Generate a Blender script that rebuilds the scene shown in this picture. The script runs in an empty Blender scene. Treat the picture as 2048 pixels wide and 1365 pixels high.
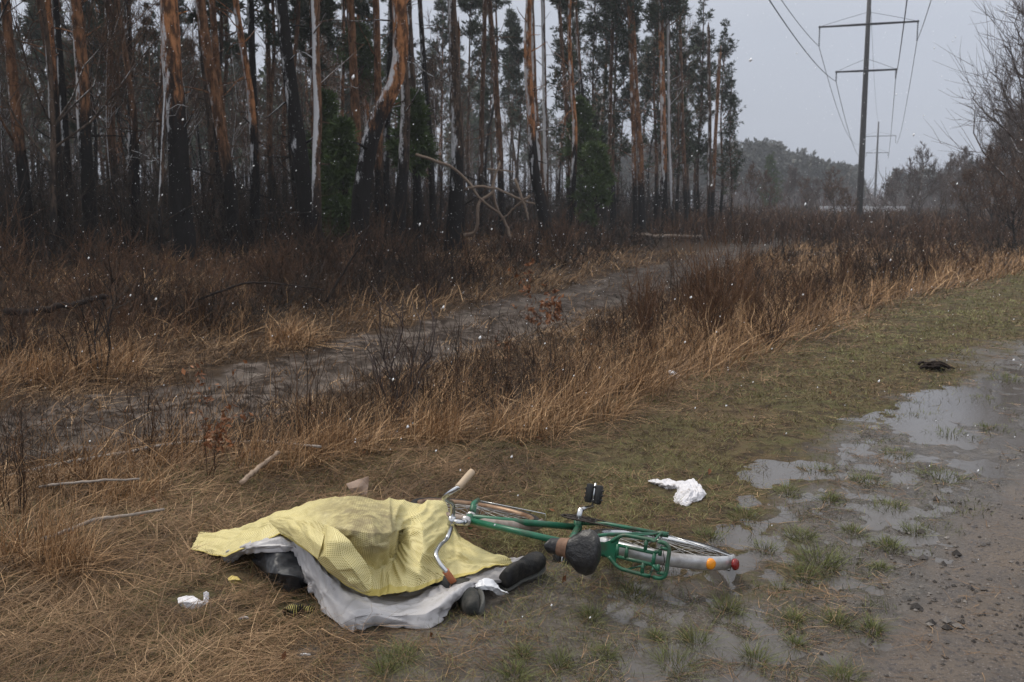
import bpy, math, random
import numpy as np
from mathutils import Vector, Matrix

# ------------------------------------------------------------------ camera, sky, sun, exposure
rng = np.random.default_rng(11)
random.seed(11)
S = bpy.context.scene
COL = S.collection
CAM_H, F_PX, HORIZON = 1.78, 1991.1, 410.0
PITCH = math.atan((682.5 - HORIZON) / F_PX)
cam = bpy.data.cameras.new('camera')
camo = bpy.data.objects.new('camera', cam)
COL.objects.link(camo)
camo.location = (0, 0, CAM_H)
camo.rotation_euler = (math.pi / 2 - PITCH, 0, 0)
cam.sensor_width = 36.0
cam.lens = 35.0
cam.clip_start = 0.05
cam.clip_end = 3000
cam.dof.use_dof = True
cam.dof.focus_distance = 4.9
cam.dof.aperture_fstop = 5.6
S.camera = camo

SUN_EL, SUN_AZ = math.radians(58), math.radians(-60)      # azimuth from +Y, clockwise
world = bpy.data.worlds.new('World')
S.world = world
world.use_nodes = True
wt = world.node_tree
wt.nodes.clear()
w_out = wt.nodes.new('ShaderNodeOutputWorld')
w_bg = wt.nodes.new('ShaderNodeBackground')
w_sky = wt.nodes.new('ShaderNodeTexSky')
w_sky.sky_type = 'NISHITA'
w_sky.sun_disc = False
w_sky.sun_elevation = SUN_EL
w_sky.sun_rotation = SUN_AZ
w_sky.air_density = 1.0
w_sky.dust_density = 4.0
w_hs = wt.nodes.new('ShaderNodeHueSaturation')
w_hs.inputs['Saturation'].default_value = 0.35
wt.links.new(w_sky.outputs[0], w_hs.inputs['Color'])
w_tc = wt.nodes.new('ShaderNodeTexCoord')
w_sep = wt.nodes.new('ShaderNodeSeparateXYZ')
wt.links.new(w_tc.outputs['Generated'], w_sep.inputs[0])
w_ramp = wt.nodes.new('ShaderNodeValToRGB')               # overcast cloud layer, brighter towards the zenith
wt.links.new(w_sep.outputs['Z'], w_ramp.inputs[0])
e = w_ramp.color_ramp.elements
e[0].position = 0.0; e[0].color = (0.335, 0.365, 0.430, 1)
e[1].position = 1.0; e[1].color = (0.90, 0.90, 0.90, 1)
m = e.new(0.16); m.color = (0.362, 0.392, 0.458, 1)
m = e.new(0.40); m.color = (0.57, 0.59, 0.63, 1)
w_nz = wt.nodes.new('ShaderNodeTexNoise')
w_nz.inputs['Scale'].default_value = 3.2
w_nz.inputs['Detail'].default_value = 3
wt.links.new(w_tc.outputs['Generated'], w_nz.inputs['Vector'])
w_mr = wt.nodes.new('ShaderNodeMapRange')
w_mr.inputs['To Min'].default_value = 8.2
w_mr.inputs['To Max'].default_value = 11.0
wt.links.new(w_nz.outputs['Fac'], w_mr.inputs['Value'])
w_mul = wt.nodes.new('ShaderNodeVectorMath'); w_mul.operation = 'SCALE'
wt.links.new(w_ramp.outputs[0], w_mul.inputs[0])
wt.links.new(w_mr.outputs[0], w_mul.inputs['Scale'])
w_mix = wt.nodes.new('ShaderNodeMix'); w_mix.data_type = 'RGBA'
w_mix.inputs['Factor'].default_value = 0.9
wt.links.new(w_hs.outputs[0], w_mix.inputs['A'])
wt.links.new(w_mul.outputs[0], w_mix.inputs['B'])
wt.links.new(w_mix.outputs['Result'], w_bg.inputs['Color'])
w_bg.inputs['Strength'].default_value = 0.1
wt.links.new(w_bg.outputs[0], w_out.inputs['Surface'])

sun = bpy.data.lights.new('sun', 'SUN')
sun.energy = 1.3
sun.angle = math.radians(14)
sun.color = (1.0, 0.93, 0.82)
suno = bpy.data.objects.new('sun', sun)
COL.objects.link(suno)
sdir = Vector((math.cos(SUN_EL) * math.sin(SUN_AZ), math.cos(SUN_EL) * math.cos(SUN_AZ), math.sin(SUN_EL)))
suno.rotation_euler = sdir.to_track_quat('Z', 'Y').to_euler()
suno.location = (0, 0, 30)

S.view_settings.view_transform = 'Standard'
S.view_settings.look = 'None'
S.view_settings.exposure = 0.6
S.view_settings.gamma = 1.0
S.render.engine = 'CYCLES'
S.cycles.use_denoising = True
S.cycles.max_bounces = 6
S.cycles.diffuse_bounces = 3
S.cycles.glossy_bounces = 2
S.cycles.transmission_bounces = 2
S.cycles.transparent_max_bounces = 4
S.cycles.volume_bounces = 0

# ------------------------------------------------------------------ maths helpers
_fw = np.array([0, math.cos(PITCH), -math.sin(PITCH)])
_up = np.array([0, math.sin(PITCH), math.cos(PITCH)])
_rt = np.array([1.0, 0, 0])
CAMP = np.array([0, 0, CAM_H])


def ray(px, py):
    return _fw + _rt * ((px - 1024) / F_PX) + _up * ((682.5 - py) / F_PX)


def at(px, py, z=0.0):
    """point of the photograph's sight line at height z"""
    d = ray(px, py)
    return CAMP + d * ((z - CAM_H) / d[2])


def atY(px, py, Y):
    """point of the photograph's sight line at distance Y"""
    d = ray(px, py)
    return CAMP + d * (Y / d[1])


def smooth(x, a, b):
    t = np.clip((x - a) / (b - a), 0, 1)
    return t * t * (3 - 2 * t)


def _hash(ix, iy, seed):
    h = (ix.astype(np.int64) * 374761393 + iy.astype(np.int64) * 668265263 + seed * 974634777) & 0xFFFFFFFF
    h = ((h ^ (h >> 13)) * 1274126177) & 0xFFFFFFFF
    h = (h ^ (h >> 16)) & 0xFFFFFFFF
    return h / 4294967295.0


def vnoise(x, y, s, seed=0):
    x = np.asarray(x, float) / s
    y = np.asarray(y, float) / s
    ix, iy = np.floor(x), np.floor(y)
    fx, fy = x - ix, y - iy
    fx = fx * fx * (3 - 2 * fx)
    fy = fy * fy * (3 - 2 * fy)
    a = _hash(ix, iy, seed); b = _hash(ix + 1, iy, seed)
    c = _hash(ix, iy + 1, seed); d = _hash(ix + 1, iy + 1, seed)
    return (a * (1 - fx) + b * fx) * (1 - fy) + (c * (1 - fx) + d * fx) * fy - 0.5


def fbm(x, y, s, seed=0, o=4):
    r = 0; a = 1.0
    for k in range(o):
        r = r + a * vnoise(x, y, s / (2 ** k), seed + k * 7)
        a *= 0.5
    return r


def sdist(x, y, pts):
    """signed distance to a polyline, positive on its left side"""
    x = np.asarray(x, float); y = np.asarray(y, float)
    best = np.full(x.shape, 1e18); sg = np.zeros(x.shape)
    for (x0, y0), (x1, y1) in zip(pts[:-1], pts[1:]):
        dx, dy = x1 - x0, y1 - y0
        L = dx * dx + dy * dy
        t = np.clip(((x - x0) * dx + (y - y0) * dy) / L, 0, 1)
        qx, qy = x0 + t * dx - x, y0 + t * dy - y
        d = qx * qx + qy * qy
        cr = dx * (y - y0) - dy * (x - x0)
        better = d < best - 1e-12
        best = np.where(better, d, best)
        sg = np.where(better, np.sign(cr), sg)
    return np.sqrt(best) * sg


def gp(px, py, z=0.0):
    p = at(px, py, z)
    return (float(p[0]), float(p[1]))


EDGE = [(-40, -6), (-9, 3.6)] + [gp(*p) for p in ((-60, 1008), (300, 962), (600, 928), (1000, 868), (1300, 800), (1600, 680), (1800, 606), (2048, 545))] + [(40, 60), (120, 170)]
TRACK = [(-60, -12), (-14, 4.6)] + [gp(px, py, -.33) for px, py in ((0, 872), (400, 795), (800, 700), (1100, 625), (1300, 556), (1480, 496))] + [(31, 95), (80, 220)]
PUD = [(-1.5, -3), (-.3, 2.2)] + [gp(*p) for p in ((1080, 1365), (1260, 1210), (1430, 1105), (1520, 930), (1840, 790), (2048, 696))] + [(30, 45), (100, 150)]
GRAV = [(0.1, -3), (.75, 2.2)] + [gp(*p) for p in ((1560, 1365), (1690, 1200), (1830, 1060), (2048, 920))] + [(30, 38), (110, 140)]
FOREST = [(-60, 2), (-20, 16), (-8.6, 23), (-5.5, 26), (-2, 33), (1.5, 44), (7.2, 57), (15, 76), (26, 110), (50, 160)]


def zones(x, y):
    return sdist(x, y, EDGE), sdist(x, y, TRACK), -sdist(x, y, PUD), -sdist(x, y, GRAV), sdist(x, y, FOREST)


def macro(x, y):
    sE, st, sP, sG, sF = zones(x, y)
    z = -0.36 * smooth(sE, 0.0, 1.9)
    z = z + 0.75 * smooth(st, 1.3, 9.0)
    z = z + 0.22 * smooth(y, 60, 140) * smooth(sE, 2, 12)
    return z, sE, st, sP, sG, sF


def T(x, y):
    x = np.asarray(x, float); y = np.asarray(y, float)
    z, sE, st, sP, sG, sF = macro(x, y)
    wp = smooth(sP, -.5, .35) * (1 - smooth(sG, -.25, .45))
    near = 1 - smooth(np.hypot(x, y), 22, 40)
    n1 = fbm(x, y, .55, 3, 4)
    n2 = fbm(x, y, .16, 9, 3)
    n3 = fbm(x, y, 3.0, 21, 3)
    n4 = fbm(x, y * .6, .07, 15, 2)
    zp = -0.0045 + .024 * n1 + .020 * n2 + .018 * n3 + .019 * n4
    zg = .024 + .018 * n1 + .010 * n2 + .02 * n3
    rough = 1 + 2.2 * smooth(sE, .2, 1.2)
    zg = np.where(sE > 0, .02 + (zg - .02) * rough, zg)
    zgr = .012 + .016 * n1 + .014 * n2
    zg = zg + (zgr - zg) * smooth(sG, -.1, .4)
    # wheel ruts of the sandy track
    rut = np.exp(-((np.abs(st) - .72) / .27) ** 2) * (np.abs(st) < 2)
    z = z - .07 * rut + (zg + (zp - zg) * wp) * near
    z = z + .10 * fbm(x, y, 6, 31, 3) * smooth(sE, 1.5, 5)
    return z


def Tz(p):
    return float(T(np.array([p[0]]), np.array([p[1]]))[0])


def ground_at(px, py):
    """where the photograph's sight line meets the ground"""
    z = 0.0
    for _ in range(12):
        p = at(px, py, z)
        z = .5 * z + .5 * Tz(p)
    p = at(px, py, z)
    return np.array([p[0], p[1], Tz(p)])


# ------------------------------------------------------------------ object helpers
def tag(o, label=None, cat=None, group=None, kind=None):
    if label: o['label'] = label
    if cat: o['category'] = cat
    if group: o['group'] = group
    if kind: o['kind'] = kind
    return o


def thing(name, label, cat, loc=(0, 0, 0), group=None, rz=0.0):
    o = bpy.data.objects.new(name, None)
    o.empty_display_size = .2
    COL.objects.link(o)
    o.location = loc
    o.rotation_euler = (0, 0, rz)
    return tag(o, label, cat, group)


class MB:
    def __init__(self):
        self.V = []; self.F = []; self.A = {}; self.n = 0; self.MI = []

    def add(self, V, F, mi=0, **attr):
        V = np.asarray(V, np.float32).reshape(-1, 3)
        if isinstance(F, np.ndarray):
            F = [F]
        for f in F:
            if len(f):
                self.F.append(np.asarray(f, np.int64) + self.n)
                self.MI.append(np.full(len(f), mi, np.int32))
        for k in set(list(self.A) + list(attr)):
            a = attr.get(k)
            if k not in self.A:
                self.A[k] = [np.zeros(self.n, np.float32)] if self.n else []
            if a is None:
                a = np.zeros(len(V), np.float32)
            self.A[k].append(np.broadcast_to(np.asarray(a, np.float32), (len(V),)))
        self.V.append(V)
        self.n += len(V)
        return self

    def build(self, name, mat, parent=None, smooth_=True, origin=None):
        me = bpy.data.meshes.new(name)
        V = np.concatenate(self.V) if self.V else np.zeros((0, 3), np.float32)
        if origin is not None:
            V = V - np.asarray(origin, np.float32)
        me.vertices.add(len(V))
        me.vertices.foreach_set('co', V.ravel())
        nl = sum(f.size for f in self.F)
        npol = sum(len(f) for f in self.F)
        li = np.concatenate([f.ravel() for f in self.F]).astype(np.int32)
        tot = np.concatenate([np.full(len(f), f.shape[1], np.int32) for f in self.F])
        st = np.concatenate([[0], np.cumsum(tot)[:-1]]).astype(np.int32)
        me.loops.add(nl)
        me.polygons.add(npol)
        me.loops.foreach_set('vertex_index', li)
        me.polygons.foreach_set('loop_start', st)
        me.polygons.foreach_set('use_smooth', np.full(npol, smooth_, bool))
        for k, a in self.A.items():
            at_ = me.attributes.new(k, 'FLOAT', 'POINT')
            at_.data.foreach_set('value', np.concatenate(a))
        me.update(calc_edges=True)
        me.validate()
        o = bpy.data.objects.new(name, me)
        COL.objects.link(o)
        if mat is not None:
            for m_ in (mat if isinstance(mat, (list, tuple)) else [mat]):
                me.materials.append(m_)
            if isinstance(mat, (list, tuple)):
                me.polygons.foreach_set('material_index', np.concatenate(self.MI))
        if origin is not None and parent is None:
            o.location = origin
        if parent is not None:
            o.parent = parent
        return o


def tubes(P, R, sides=4, cap=False):
    """P (N,K,3) polylines, R (N,K) radii -> V, F"""
    P = np.asarray(P, float)
    if P.ndim == 2: P = P[None]
    N, K, _ = P.shape
    R = np.broadcast_to(np.asarray(R, float), (N, K))
    t = np.gradient(P, axis=1) if K > 2 else np.repeat(P[:, 1:] - P[:, :1], 2, 1)
    t = t / (np.linalg.norm(t, axis=2, keepdims=True) + 1e-9)
    ref = np.zeros((N, 1, 3))
    mean = np.abs(t.mean(axis=1))
    k = np.argmin(mean, axis=1)
    ref[np.arange(N), 0, k] = 1
    a = np.cross(t, np.broadcast_to(ref, t.shape)); a /= (np.linalg.norm(a, axis=2, keepdims=True) + 1e-9)
    b = np.cross(t, a)
    ang = np.arange(sides) * 2 * math.pi / sides
    V = P[:, :, None, :] + R[:, :, None, None] * (a[:, :, None, :] * np.cos(ang)[None, None, :, None] + b[:, :, None, :] * np.sin(ang)[None, None, :, None])
    idx = np.arange(N * K * sides).reshape(N, K, sides)
    q = np.stack([idx[:, :-1], np.roll(idx, -1, 2)[:, :-1], np.roll(idx, -1, 2)[:, 1:], idx[:, 1:]], -1).reshape(-1, 4)
    F = [q[:, ::-1]]
    V = V.reshape(-1, 3)
    if cap:
        c0 = len(V)
        V = np.concatenate([V, P[:, 0], P[:, -1]])
        i0 = idx[:, 0]; i1 = idx[:, -1]
        f0 = np.stack([i0, np.roll(i0, -1, 1), np.broadcast_to((c0 + np.arange(N))[:, None], i0.shape)], -1).reshape(-1, 3)
        f1 = np.stack([np.roll(i1, -1, 1), i1, np.broadcast_to((c0 + N + np.arange(N))[:, None], i1.shape)], -1).reshape(-1, 3)
        F += [f0, f1]
    return V, F


def ribbons(P, W, side):
    """tapering blades: P (N,K,3), W (N,) base widths, side (N,3)"""
    N, K, _ = P.shape
    w = np.linspace(1, .12, K) ** .8
    off = side[:, None, :] * (W[:, None, None] * w[None, :, None] * .5)
    V = np.stack([P - off, P + off], 2).reshape(-1, 3)
    idx = np.arange(N * K * 2).reshape(N, K, 2)
    F = np.stack([idx[:, :-1, 0], idx[:, :-1, 1], idx[:, 1:, 1], idx[:, 1:, 0]], -1).reshape(-1, 4)
    return V, F


def cr(P, n):
    """Catmull-Rom resample of an (K,...) array to n samples along axis 0"""
    P = np.asarray(P, float)
    K = len(P)
    Q = np.concatenate([[2 * P[0] - P[1]], P, [2 * P[-1] - P[-2]]])
    u = np.linspace(0, K - 1, n)
    i = np.minimum(u.astype(int), K - 2)
    t = (u - i).reshape((-1,) + (1,) * (P.ndim - 1))
    a, b, c, d = Q[i], Q[i + 1], Q[i + 2], Q[i + 3]
    return .5 * (2 * b + (c - a) * t + (2 * a - 5 * b + 4 * c - d) * t ** 2 + (3 * b - a - 3 * c + d) * t ** 3)


def lin(P, n):
    P = np.asarray(P, float); K = len(P)
    u = np.linspace(0, K - 1, n); i = np.minimum(u.astype(int), K - 2)
    t = (u - i).reshape((-1,) + (1,) * (P.ndim - 1))
    return P[i] * (1 - t) + P[i + 1] * t


def surf(ctrl, nr, nc, crisp=0.0):
    if crisp:                            # part straight between the control lines: crisp creases
        L = np.swapaxes(lin(np.swapaxes(lin(ctrl, nr), 0, 1), nc), 0, 1)
        return surf(ctrl, nr, nc) * (1 - crisp) + L * crisp
    G = cr(np.asarray(ctrl, float), nr)
    return np.swapaxes(cr(np.swapaxes(G, 0, 1), nc), 0, 1)


def capped(P):
    """rings (n,k,3) -> closed lofted form with both ends shut"""
    n, k, _ = P.shape
    V = np.concatenate([P.reshape(-1, 3), P[0].mean(0)[None], P[-1].mean(0)[None]])
    i = np.arange(k); j = (i + 1) % k
    t0 = np.stack([np.full(k, n * k), j, i], 1); b = (n - 1) * k
    t1 = np.stack([np.full(k, n * k + 1), b + i, b + j], 1)
    return V, [gridF(n, k, True), t0, t1]


def gridF(nr, nc, closed=False):
    idx = np.arange(nr * nc).reshape(nr, nc)
    if closed:
        j = np.roll(idx, -1, 1)
        return np.stack([idx[:-1], j[:-1], j[1:], idx[1:]], -1).reshape(-1, 4)
    return np.stack([idx[:-1, :-1], idx[:-1, 1:], idx[1:, 1:], idx[1:, :-1]], -1).reshape(-1, 4)


def n3(P, s, seed):
    """cheap 3-axis noise on points"""
    P = np.asarray(P)
    x, y, z = P[..., 0], P[..., 1], P[..., 2]
    return (fbm(x + .37 * z, y - .21 * z, s, seed, 3) + fbm(y + .5 * z + 9, z - x * .3, s, seed + 50, 3)) * .6


# ------------------------------------------------------------------ materials
class NT:
    def __init__(self, name):
        self.m = bpy.data.materials.new(name)
        self.m.use_nodes = True
        self.t = self.m.node_tree
        self.b = self.t.nodes['Principled BSDF']
        self.b.inputs['Specular IOR Level'].default_value = .3

    def n(self, typ, **kw):
        nd = self.t.nodes.new('ShaderNode' + typ)
        for k, v in kw.items():
            if hasattr(nd, k) and k not in nd.inputs:
                setattr(nd, k, v)
            else:
                self.put(nd, k, v)
        return nd

    def put(self, nd, k, v):
        s = nd.inputs[k]
        if isinstance(v, bpy.types.NodeSocket):
            self.t.links.new(v, s)
        else:
            s.default_value = v

    def set(self, **kw):
        for k, v in kw.items():
            self.put(self.b, k.replace('_', ' '), v)
        return self

    def noise(self, scale, vec=None, detail=4, rough=.6, dist=0.0):
        nd = self.n('TexNoise', Scale=scale, Detail=detail, Roughness=rough, Distortion=dist)
        if vec is not None: self.put(nd, 'Vector', vec)
        return nd.outputs['Fac']

    def mix(self, f, a, b, mode='MIX'):
        nd = self.t.nodes.new('ShaderNodeMix'); nd.data_type = 'RGBA'; nd.blend_type = mode
        for i, v in ((0, f), (6, a), (7, b)):
            s = nd.inputs[i]
            if isinstance(v, bpy.types.NodeSocket): self.t.links.new(v, s)
            else: s.default_value = v if i == 0 else (tuple(v) + (1,) if len(v) == 3 else v)
        return nd.outputs[2]

    def math(self, op, a, b=0.0, c=0.0):
        nd = self.t.nodes.new('ShaderNodeMath'); nd.operation = op
        for i, v in enumerate((a, b, c)):
            if isinstance(v, bpy.types.NodeSocket): self.t.links.new(v, nd.inputs[i])
            else: nd.inputs[i].default_value = v
        return nd.outputs[0]

    def step(self, v, a, b, lo=0.0, hi=1.0):
        nd = self.n('MapRange', interpolation_type='SMOOTHSTEP')
        self.put(nd, 'Value', v)
        for k, x in (('From Min', a), ('From Max', b), ('To Min', lo), ('To Max', hi)):
            self.put(nd, k, x)
        return nd.outputs[0]

    def attr(self, name):
        return self.n('Attribute', attribute_name=name).outputs['Fac']

    def obj(self):
        return self.n('TexCoord').outputs['Object']

    def pos(self):
        return self.n('NewGeometry').outputs['Position']

    def bump(self, h, strength=.3, dist=.02):
        nd = self.n('Bump', Strength=strength, Distance=dist)
        self.put(nd, 'Height', h)
        self.put(self.b, 'Normal', nd.outputs[0])
        return self


def simple(name, col, rough=.6, metal=0.0, var=.25, scale=40, bump=0.0, spec=.3, dirt=None, dirt_amt=.5):
    m = NT(name)
    v = m.obj()
    nz = m.noise(scale, v)
    c = m.mix(nz, [x * (1 - var) for x in col], [min(1, x * (1 + var)) for x in col])
    if dirt:
        d = m.step(m.noise(scale * .35, v, 5, .65), .55 - dirt_amt * .2, .75)
        c = m.mix(d, c, dirt)
    m.set(Base_Color=c, Roughness=rough, Metallic=metal, Specular_IOR_Level=spec)
    if bump: m.bump(nz, bump, .01)
    return m.m


def blade_mat(name, cols, rough=.6, trans=.25):
    """thin vegetation: colour picked per blade by its 'tint' value"""
    m = NT(name)
    r = m.n('ValToRGB')
    m.put(r, 'Fac', m.attr('tint'))
    el = r.color_ramp.elements
    el[0].color = tuple(cols[0]) + (1,)
    el[1].color = tuple(cols[-1]) + (1,)
    for k in range(1, len(cols) - 1):
        el.new(k / (len(cols) - 1)).color = tuple(cols[k]) + (1,)
    m.set(Base_Color=r.outputs[0], Roughness=rough, Specular_IOR_Level=.25)
    return m.m


M = {}
# --- ground: base colours by kind of soil
g = NT('ground')
P_ = g.pos()
nA = g.noise(.9, P_, 6, .65); nB = g.noise(7, P_, 5, .6); nC = g.noise(45, P_, 4, .6); nD = g.noise(2.6, P_, 5, .6)
verge = g.mix(g.step(nA, .36, .60), (.108, .078, .044), (.088, .084, .038))
verge = g.mix(g.step(nB, .4, .65), verge, (.042, .031, .021))
verge = g.mix(g.step(nC, .5, .7), verge, (.13, .095, .058))
mud = g.mix(g.step(nB, .3, .7), (.040, .033, .027), (.105, .089, .074))
mud = g.mix(g.step(nC, .45, .7), mud, (.125, .106, .090))
mud = g.mix(g.step(nD, .5, .68), mud, (.048, .036, .026))
grv = g.mix(g.step(nD, .3, .7), g.mix(nB, (.050, .041, .034), (.108, .089, .076)), (.125, .095, .070))
grv = g.mix(g.step(nC, .5, .66), grv, (.045, .037, .035))
grv = g.mix(g.step(g.noise(110, P_, 2), .62, .70), grv, (.24, .21, .20))
sand = g.mix(g.step(nD, .40, .66), (.066, .051, .042), (.155, .127, .110))
sand = g.mix(g.step(nB, .42, .60), sand, (.030, .022, .017))
sand = g.mix(g.math('MULTIPLY', g.math('MULTIPLY', g.attr('rut'), g.step(nB, .35, .6)), g.step(nA, .45, .62)), sand, (.20, .168, .145))
frst = g.mix(nB, (.014, .009, .006), (.055, .032, .019))  # forest floor kept dark: canopy shade put into its colour
ditch = g.mix(nB, (.022, .015, .010), (.070, .045, .027))
c = g.mix(g.attr('ditch'), verge, ditch)
c = g.mix(g.attr('forest'), c, frst)
tr = g.step(g.math('ADD', g.attr('track'), g.math('MULTIPLY', g.math('SUBTRACT', nD, .5), .9)), .35, .65)
c = g.mix(tr, c, sand)
md = g.step(g.math('ADD', g.math('ADD', g.attr('mud'), g.math('MULTIPLY', g.math('SUBTRACT', nD, .5), .9)), g.math('MULTIPLY', g.math('SUBTRACT', nB, .5), .8)), .22, .85)
c = g.mix(md, c, mud)
gr = g.step(g.math('ADD', g.attr('gravel'), g.math('MULTIPLY', g.math('SUBTRACT', nD, .5), .8)), .35, .65)
c = g.mix(gr, c, grv)
md0 = md
wet = g.math('MAXIMUM', md, g.math('MULTIPLY', gr, .8))
rgh = g.math('SUBTRACT', g.step(wet, 0, 1, .9, .58), g.math('MULTIPLY', g.attr('wetness'), .40))
rgh = g.math('ADD', rgh, g.math('MULTIPLY', g.math('SUBTRACT', nB, .5), .5))
g.set(Base_Color=c, Roughness=rgh, Specular_IOR_Level=g.step(wet, 0, 1, .1, .4))
g.bump(g.math('ADD', g.math('ADD', nC, g.math('MULTIPLY', nB, 1.5)), g.math('MULTIPLY', g.noise(160, P_, 3), .5)), .8, .016)
M['ground'] = g.m

w = NT('puddle_water')
w.set(Base_Color=w.mix(w.noise(1.3, w.pos()), (.060, .052, .046), (.115, .103, .094)), Roughness=.05, IOR=1.33, Specular_IOR_Level=.5)
w.bump(w.noise(26, w.pos(), 3), .14, .005)
M['water'] = w.m

M['dry'] = blade_mat('dry_grass', [(.045, .025, .012), (.16, .088, .040), (.38, .225, .112), (.68, .45, .25)])
M['mat'] = blade_mat('matted_grass', [(.038, .022, .011), (.125, .072, .036), (.25, .152, .080), (.54, .365, .21)])
M['green'] = blade_mat('short_grass', [(.075, .050, .024), (.180, .142, .062), (.150, .165, .052), (.35, .32, .15)])
M['tuft'] = blade_mat('grass_tufts', [(.050, .046, .018), (.085, .095, .030), (.13, .150, .045), (.24, .22, .11)])
M['twig'] = blade_mat('twigs', [(.010, .007, .005), (.034, .018, .010), (.105, .050, .024), (.190, .105, .055)])
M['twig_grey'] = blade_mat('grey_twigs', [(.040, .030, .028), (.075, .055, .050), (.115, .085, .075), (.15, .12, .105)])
M['needle'] = blade_mat('pine_needles', [(.016, .026, .014), (.034, .050, .026), (.055, .076, .040), (.085, .105, .060)])
M['haze_needle'] = blade_mat('hazed_twigs_and_needles', [(.045, .050, .042), (.075, .080, .068), (.11, .108, .094), (.16, .145, .125)])  # grey bare twigs, paled further so distance haze sits in the colour
M['needle_bright'] = blade_mat('young_needles', [(.030, .050, .014), (.055, .088, .022), (.085, .130, .034), (.13, .165, .055)])
M['leaf'] = blade_mat('dead_leaves', [(.075, .028, .012), (.17, .065, .025), (.28, .115, .045), (.36, .20, .12)], .5)


def bark(name, char, orange=1.0, snow=1.0, pale=0.0):
    """pine bark: scorched foot, orange plates above, wet snow stuck to the windward side"""
    m = NT(name)
    o = m.obj()
    rnd = m.n('ObjectInfo').outputs['Random']
    sp = m.n('SeparateXYZ'); m.put(sp, 'Vector', o)
    mp = m.n('Mapping'); m.put(mp, 'Vector', o); mp.inputs['Scale'].default_value = (1, 1, .28)
    nb = m.noise(9, mp.outputs[0], 6, .65)
    nl = m.noise(1.1, o, 4, .6)
    nf = m.noise(30, mp.outputs[0], 4, .7)
    c = m.mix(m.step(nb, .38, .62), (.085, .040, .020), (.46, .205, .088) if orange >= 1 else (.30, .14, .064))
    c = m.mix(m.math('MULTIPLY', m.step(nf, .54, .70), .8), c, (.06, .032, .02))
    c2 = m.mix(m.step(nb, .38, .62), (.030, .023, .019), (.120, .082, .060))
    c2 = m.mix(m.step(nf, .5, .66), c2, (.022, .018, .016))
    up = m.step(m.math('ADD', sp.outputs['Z'], m.math('MULTIPLY', nl, 3)), 2.5, 5.5)
    f = m.math('MULTIPLY', up, m.math('MULTIPLY', m.step(rnd, .0, .6), orange))
    c = m.mix(f, c2, c)
    if pale: c = m.mix(pale, c, (.30, .25, .21))
    zc = m.math('ADD', m.math('MULTIPLY', rnd, 1.6), char)
    zz = m.math('ADD', sp.outputs['Z'], m.math('MULTIPLY', m.math('SUBTRACT', m.noise(2.2, mp.outputs[0], 6, .75), .5), 7.5))
    ch = m.math('SUBTRACT', 1.0, m.step(m.math('ADD', m.math('SUBTRACT', zz, zc), m.math('MULTIPLY', m.math('SUBTRACT', nf, .5), 3.0)), -.9, 1.1))
    c = m.mix(ch, c, m.mix(nb, (.006, .005, .005), (.022, .019, .018)))
    if snow:
        geo = m.n('NewGeometry')
        dt = m.n('VectorMath', operation='DOT_PRODUCT')
        m.put(dt, 0, geo.outputs['Normal'])
        dt.inputs[1].default_value = (-.62, -.72, .30)
        s = m.math('ADD', dt.outputs['Value'], m.math('MULTIPLY', m.math('SUBTRACT', m.noise(5.5, mp.outputs[0], 6, .8), .5), 2.1))
        s = m.math('ADD', s, m.math('MULTIPLY', m.math('SUBTRACT', nl, .5), .8))
        s = m.math('ADD', s, m.step(sp.outputs['Z'], .5, 3.5, -.55, 0.0))
        s = m.math('SUBTRACT', s, m.math('MULTIPLY', m.math('SUBTRACT', 1.0, snow), .5))
        c = m.mix(m.math('MULTIPLY', m.step(s, .84, 1.04), .9), c, (.66, .67, .70))
    m.set(Base_Color=c, Roughness=.85, Specular_IOR_Level=.15)
    m.bump(m.math('ADD', nb, m.math('MULTIPLY', nf, .6)), 1.0, .04)
    return m.m


M['bark_hero'] = bark('scorched_pine_bark', 3.4, 1.0, 1.0)
M['bark_low'] = bark('pine_bark_low_scorch', 1.4, .75, .7)
M['bark_black'] = bark('blackened_bark', 8.0, .6, .9)
M['bark_far'] = bark('pine_bark', 1.8, .4, .65)
M['bark_bare'] = bark('grey_bark', .6, .15, .8)
M['bark_snow'] = bark('snow_plastered_bark', .8, .6, 1.7)

# ------------------------------------------------------------------ ground, road, track, puddles
def spaced(lo, hi, a, b, step, growth):
    mid = np.arange(lo, hi + 1e-6, step)
    def out(lim, start, sg):
        r = []; d = step; p = start
        while abs(p) < abs(lim) if (sg > 0) else p > lim:
            d *= growth; p += sg * d; r.append(p)
            if len(r) > 400: break
        return r
    return np.array(sorted(out(a, lo, -1) + list(mid) + out(b, hi, 1)))


gx = spaced(-4.2, 5.2, -420, 420, .028, 1.045)
gy = spaced(2.6, 9.5, -90, 500, .028, 1.045)
X, Y = np.meshgrid(gx, gy)
Zg = T(X, Y)
V = np.stack([X, Y, Zg], -1).reshape(-1, 3)
F = gridF(len(gy), len(gx))
sE, st, sP, sG, sF = zones(V[:, 0], V[:, 1])
nz = fbm(V[:, 0], V[:, 1], 1.4, 77, 3)
a_mud = smooth(sP + nz * 1.1, -.9, .9)
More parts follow.
